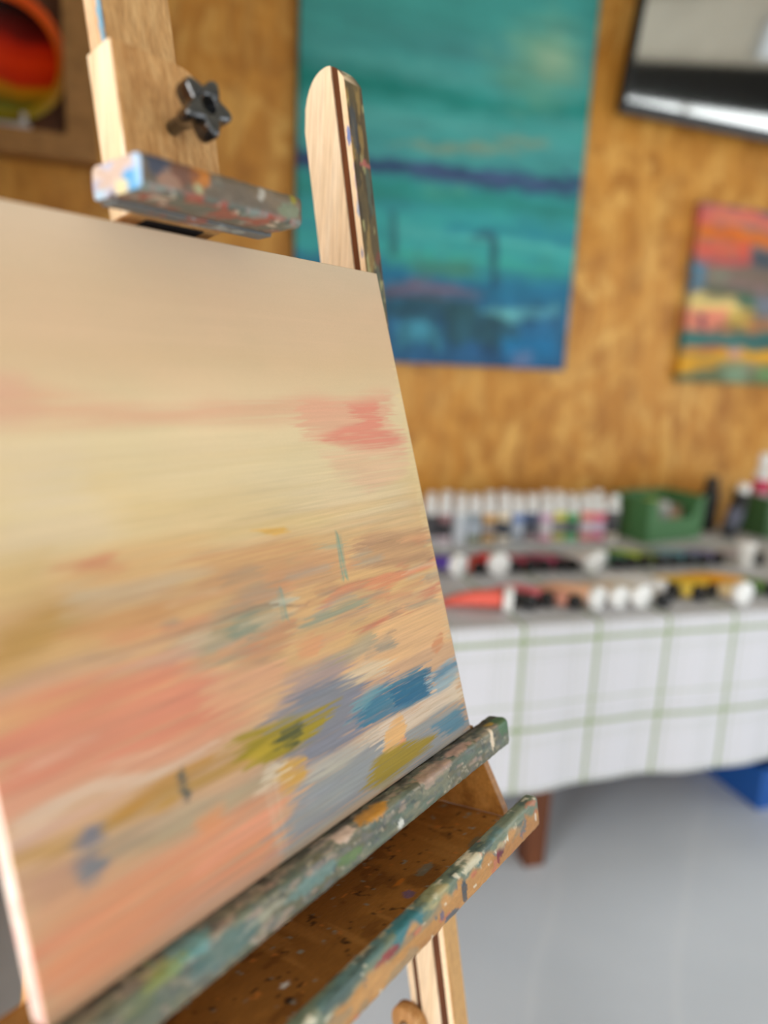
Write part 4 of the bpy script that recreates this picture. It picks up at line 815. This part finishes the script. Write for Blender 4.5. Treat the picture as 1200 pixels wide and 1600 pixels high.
cols12 = [('dark grey', (60, 60, 64), (200, 196, 200), (70, 70, 74)), ('dusty rose', (150, 110, 114), (214, 196, 204), (50, 50, 54)), ('pale grey', (190, 200, 208), (214, 220, 226), (196, 204, 212)), ('slate and olive', (130, 142, 152), (130, 136, 100), (170, 180, 190)),
          ('ochre', (206, 156, 76), (206, 160, 90), (150, 140, 134)), ('cream', (222, 206, 176), (224, 214, 196), (60, 66, 76)), ('mid blue', (88, 122, 184), (160, 166, 172), (176, 186, 200)), ('navy', (60, 74, 110), (170, 150, 150), (70, 74, 86)), ('lilac pink', (204, 160, 190), (222, 160, 180), (206, 200, 204)),
          ('lemon yellow', (214, 208, 70), (200, 196, 90), (130, 130, 130)), ('grass green', (72, 160, 92), (110, 190, 130), (84, 96, 96)), ('coral', (232, 116, 100), (226, 120, 116), (206, 190, 200)), ('crimson', (216, 60, 92), (226, 90, 124), (200, 180, 200)), ('charcoal', (90, 90, 94), (200, 190, 170), (60, 60, 64))]
uu = .010; grp = 'white-capped paint bottles in the front row'
for i, (nm, band, low, mid) in enumerate(cols12):
    bottle(.012 + i * .0575, .765 + .004 * math.sin(i * 2.2), band, low, mid, 'white-capped paint bottle with a %s label in the front bottle row' % nm, h=.188 + .004 * math.sin(i * 3), group=grp)
for i in range(13):
    nm, band, low, mid = cols12[(i * 5 + 3) % 14]
    a, b_ = cols12[i][0], cols12[i + 1][0]
    bottle(.041 + i * .0575, .835 + .004 * math.cos(i * 2), band, low, mid, 'rear-row bottle seen between the %s and %s front bottles' % (a, b_), h=.190 + .006 * math.sin(i * 1.7), group='white-capped paint bottles in the rear row')

def tube(u, w, ang, L, r, body, cap, rc, cl, label, group, band=None):
    """squeezy paint tube lying on the cloth; local +x is the cap end"""
    x, y = tw(u, w); o_ = empty('paint_tube', (x, y, ZT), TA + ang, label, 'paint tube', group)
    r *= 1.18; rc *= 1.2 if cap[0] > 100 else 1.06; L *= 1.15
    seg = 24; vs = []; fs = []; secs = [(0, r * .45), (-.003, r * .9), (-.008, r)]
    for k in range(1, 9): secs.append((-.008 - (L - .008) * k / 8, None))
    for i, (xx, rr_) in enumerate(secs):
        q = 0 if rr_ else (i - 2) / 8
        hz = rr_ or r * (1 - .86 * q ** 2.4); hy = rr_ or r * (1 + .28 * q)
        zc = rc * (1 - q) + hz * q if rr_ is None else rc
        zc = max(zc, hz)
        for k in range(seg): a = 2 * math.pi * k / seg; vs.append((xx, hy * math.cos(a), zc + hz * math.sin(a)))
    fm = []
    for i in range(len(secs) - 1):
        for k in range(seg): k2 = (k + 1) % seg; fs.append((i * seg + k, (i + 1) * seg + k, (i + 1) * seg + k2, i * seg + k2)); fm.append(1 if i in (5, 6, 7) and band else 0)
    fs.append(tuple(range(seg))); fs.append(tuple(reversed([(len(secs) - 1) * seg + k for k in range(seg)]))); fm += [0, 0]
    mesh_obj('tube_body', vs, fs, [pm(body), pm(band or body)], o_, True, fm)
    lathe('cap', [(rc * .9, .001), (rc, .003), (rc, cl - .002), (rc * .9, cl)], pm(cap), o_, 28, lambda a, b, c_: (c_, a, rc + b))
    return o_
D = math.radians
G1, G2 = 'paint tubes in the front row on the cloth', 'paint tubes in the middle row on the cloth'
def front(u, w, a, L, r, body, cap, rc, cl, lab, band=None): tube(u, w, D(a), L, r, body, cap, rc, cl, lab, G1, band)
def mid(u, w, a, L, r, body, cap, rc, cl, lab, band=None): tube(u, w, D(a), L, r, body, cap, rc, cl, lab, G2, band)
front(-.005, .105, -28, .15, .020, (240, 104, 88), WHITE, .030, .026, 'coral red tube with white cap, leftmost of the front row')
front(.070, .120, -60, .13, .016, (60, 60, 62), BLACK, .021, .030, 'dark tube with black cap just right of the leftmost white cap')
front(.130, .135, -60, .15, .019, (238, 120, 134), BLACK, .021, .030, 'salmon pink tube with black cap behind the first front black cap')
front(.200, .105, -60, .13, .017, (214, 150, 130), BLACK, .020, .030, 'dusty pink tube with black cap left of the peach tubes')
front(.265, .095, -62, .17, .022, (240, 190, 156), WHITE, .028, .026, 'peach tube with a white cap, front row left of the paired white caps')
front(.340, .100, -72, .15, .020, (238, 214, 190), WHITE, .027, .026, 'cream tube, left one of the two adjoining white caps')
front(.410, .095, -80, .15, .020, (236, 226, 206), WHITE, .028, .026, 'ivory tube, right one of the two adjoining white caps')
front(.478, .085, -84, .07, .017, (210, 206, 200), BLACK, .020, .030, 'pale grey tube with black cap under the long white tube')
front(.555, .150, -54, .20, .021, (238, 238, 238), BLACK, .022, .034, 'long white tube lying slanted with a black cap in the front row')
front(.625, .120, -62, .15, .018, (228, 196, 80), BLACK, .022, .032, 'pale yellow tube with black cap beside the long white tube')
front(.692, .140, -60, .17, .020, (240, 196, 62), BLACK, .020, .030, 'bright yellow tube with black cap left of the amber tube')
front(.740, .070, -80, .08, .021, (226, 200, 150), WHITE, .029, .026, 'straw coloured tube with white cap in front of the amber tube')
front(.822, .135, -58, .19, .022, (240, 170, 40), BLACK, .020, .032, 'amber orange tube with black cap right of the yellow tubes')
front(.890, .125, -58, .15, .019, (96, 140, 60), BLACK, .021, .030, 'leaf green tube with black cap at the right of the front row')
mid(-.015, .440, -60, .13, .020, (84, 60, 160), WHITE, .030, .026, 'violet tube with white cap, leftmost of the middle row')
mid(.060, .450, -66, .12, .017, (226, 84, 60), BLACK, .020, .028, 'vermilion tube with black cap beside the violet tube')
mid(.125, .435, -80, .13, .022, (212, 46, 54), WHITE, .031, .026, 'red tube with large white cap in the middle row')
mid(.190, .455, -68, .14, .017, (160, 46, 70), BLACK, .020, .028, 'wine red tube with black cap next to the large white cap')
mid(.242, .450, -68, .14, .018, (196, 60, 92), BLACK, .020, .028, 'raspberry tube with black cap, third black cap of the middle row')
mid(.297, .455, -68, .13, .017, (112, 34, 62), BLACK, .020, .028, 'plum tube with black cap left of the magenta tube')
mid(.352, .450, -68, .15, .018, (190, 70, 110), BLACK, .019, .028, 'magenta tube with black cap in the middle row')
mid(.395, .450, -70, .13, .017, (92, 30, 60), BLACK, .020, .028, 'dark maroon tube with black cap left of two white caps')
mid(.460, .425, -84, .13, .021, (232, 228, 226), WHITE, .028, .026, 'white tube with white cap nearer the edge, centre of middle row')
mid(.513, .475, -84, .10, .020, (214, 212, 212), WHITE, .026, .026, 'pale tube with white cap behind the centre white cap')
mid(.572, .450, -74, .13, .017, (20, 96, 70), BLACK, .020, .028, 'bottle green tube with black cap, leftmost of the greens')
mid(.625, .455, -68, .15, .018, (22, 120, 84), BLACK, .020, .028, 'emerald tube with black cap, second of the greens')
mid(.682, .460, -66, .16, .019, (174, 200, 60), BLACK, .020, .028, 'lime green tube with black cap in the middle row')
mid(.742, .455, -66, .14, .017, (120, 140, 60), BLACK, .019, .028, 'olive tube with black cap right of the lime tube')
mid(.800, .455, -66, .14, .017, (110, 136, 150), BLACK, .019, .028, 'slate blue tube with black cap left of the aqua tube')
mid(.860, .455, -66, .15, .018, (96, 156, 170), BLACK, .020, .028, 'aqua tube with black cap in the middle row')
mid(.922, .455, -66, .14, .017, (110, 130, 160), BLACK, .020, .028, 'steel blue tube with black cap left of the lavender tube')
mid(.985, .455, -66, .14, .018, (140, 134, 176), BLACK, .021, .028, 'lavender tube with black cap left of the upright white pot')
mid(1.15, .440, -70, .14, .018, (200, 190, 190), BLACK, .020, .028, 'greyish tube with black cap at the right end of the middle row')
pot = empty('white_pot', (*tw(1.07, .405), ZT), TA, 'upright white plastic pot at the right end of the middle row', 'pot')
lathe('pot_body', [(.024, 0), (.026, .003), (.029, .075), (.031, .077)], pm((232, 230, 224)), pot, 28)
lathe('lid', [(.033, .077), (.034, .079), (.034, .088), (.031, .090)], pm(WHITE), pot, 28)

# stacking bins
def bin_(u, w, ang, L, Dp, H, label, col, col2):
    x, y = tw(u, w); b = empty('storage_bin', (x, y, ZT), TA + ang, label, 'storage bin', 'green plastic bins at the back of the table')
    bm = bmesh.new(); q = .003; a = .035
    add_box(bm, (0, 0, 0), (L, Dp, q)); add_box(bm, (0, Dp - q, q), (L, Dp, H)); add_box(bm, (0, q, q), (q, Dp - q, H)); add_box(bm, (L - q, q, q), (L, Dp - q, H))
    prism(bm, [(0, q), (L, q), (L, H), (L - a, H), (L - a - .03, H * .56), (a + .03, H * .56), (a, H), (0, H)], lambda s, z: (s, 0, z), lambda s, z: (s, q, z))
    add_box(bm, (-.006, -.006, H), (a, .0, H + .008)); add_box(bm, (L - a, -.006, H), (L + .006, .0, H + .008)); add_box(bm, (-.006, Dp, H), (L + .006, Dp + .006, H + .008)); add_box(bm, (-.006, 0, H), (0, Dp, H + .008)); add_box(bm, (L, 0, H), (L + .006, Dp, H + .008))
    bm_obj('bin_body', bm, pm(col, .45), b); return b
bin_(.905, .735, D(13.5), .325, .20, .165, 'green plastic bin with scooped front beside the bottle rows', (74, 122, 76), 0)
bin_(1.50, .76, D(4), .33, .20, .165, 'darker green bin at the right edge holding the crimson bottle', (62, 96, 56), 0)
def loose(name, u, w, z, prof, c, label, cat, rough=.4, cap=None):
    x, y = tw(u, w); e = empty(name, (x, y, ZT + z), TA, label, cat); lathe('jar_body', prof, pm(c, rough), e, 26)
    if cap: lathe('lid', cap[0], pm(cap[1]), e, 26)
loose('paint_jar', .955, .805, .0035, [(.028, 0), (.030, .004), (.030, .135), (.026, .14)], (170, 196, 60), 'lime green jar standing in the left of the green bin', 'jar', cap=([(.028, .14), (.029, .142), (.029, .162), (.026, .164)], (150, 186, 60)))
loose('paint_jar', 1.05, .86, .0035, [(.034, 0), (.036, .004), (.036, .11), (.030, .115)], (150, 150, 146), 'grey jar standing in the middle of the green bin', 'jar', cap=([(.033, .115), (.034, .117), (.034, .140), (.031, .142)], (186, 190, 188)))
loose('paint_jar', 1.125, .875, .0035, [(.028, 0), (.030, .004), (.030, .10), (.026, .104)], (176, 140, 110), 'tan jar standing right of the grey jar in the green bin', 'jar', cap=([(.028, .104), (.029, .106), (.029, .122), (.026, .124)], (120, 100, 80)))
bottle(1.555, .875, (196, 40, 84), (110, 100, 96), (190, 170, 176), 'tall white-capped bottle with a crimson band standing in the right bin', h=.345, r=.036)
bl = bottle(1.345, .80, (26, 26, 30), (70, 74, 84), (84, 86, 104), 'black squeeze bottle with white cap leaning beside the green bin', h=.225, r=.032, tilt=(0, D(14), 0), body=(22, 22, 26))
bl.location.z = ZT + .008
bottle(1.345, .93, (20, 18, 18), (30, 28, 28), (26, 24, 24), 'black bottle with black cap standing behind the leaning one', h=.235, r=.036, cap=(20, 18, 18), body=(20, 20, 22))

# blue box on the floor
bx = empty('storage_box', (1.935, 1.54, 0), D(-2), 'bright blue plastic box on the floor under the table', 'box')
bm = bmesh.new(); q = .004; L, Dp, H = .42, .30, .15
f_ = lambda x, y, z: (x + .018 * (z / H) * (1 if x > L / 2 else -1), y + .012 * (z / H) * (1 if y > Dp / 2 else -1), z)
add_box(bm, (0, 0, 0), (L, Dp, q), f_); add_box(bm, (0, 0, q), (L, q, H), f_); add_box(bm, (0, Dp - q, q), (L, Dp, H), f_); add_box(bm, (0, q, q), (q, Dp - q, H), f_); add_box(bm, (L - q, q, q), (L, Dp - q, H), f_)
bm_obj('box_body', bm, M['blue_plastic'], bx)
box('lid', (-.026, -.02, H), (L + .026, Dp + .02, H + .012), M['blue_plastic'], bx, .003)
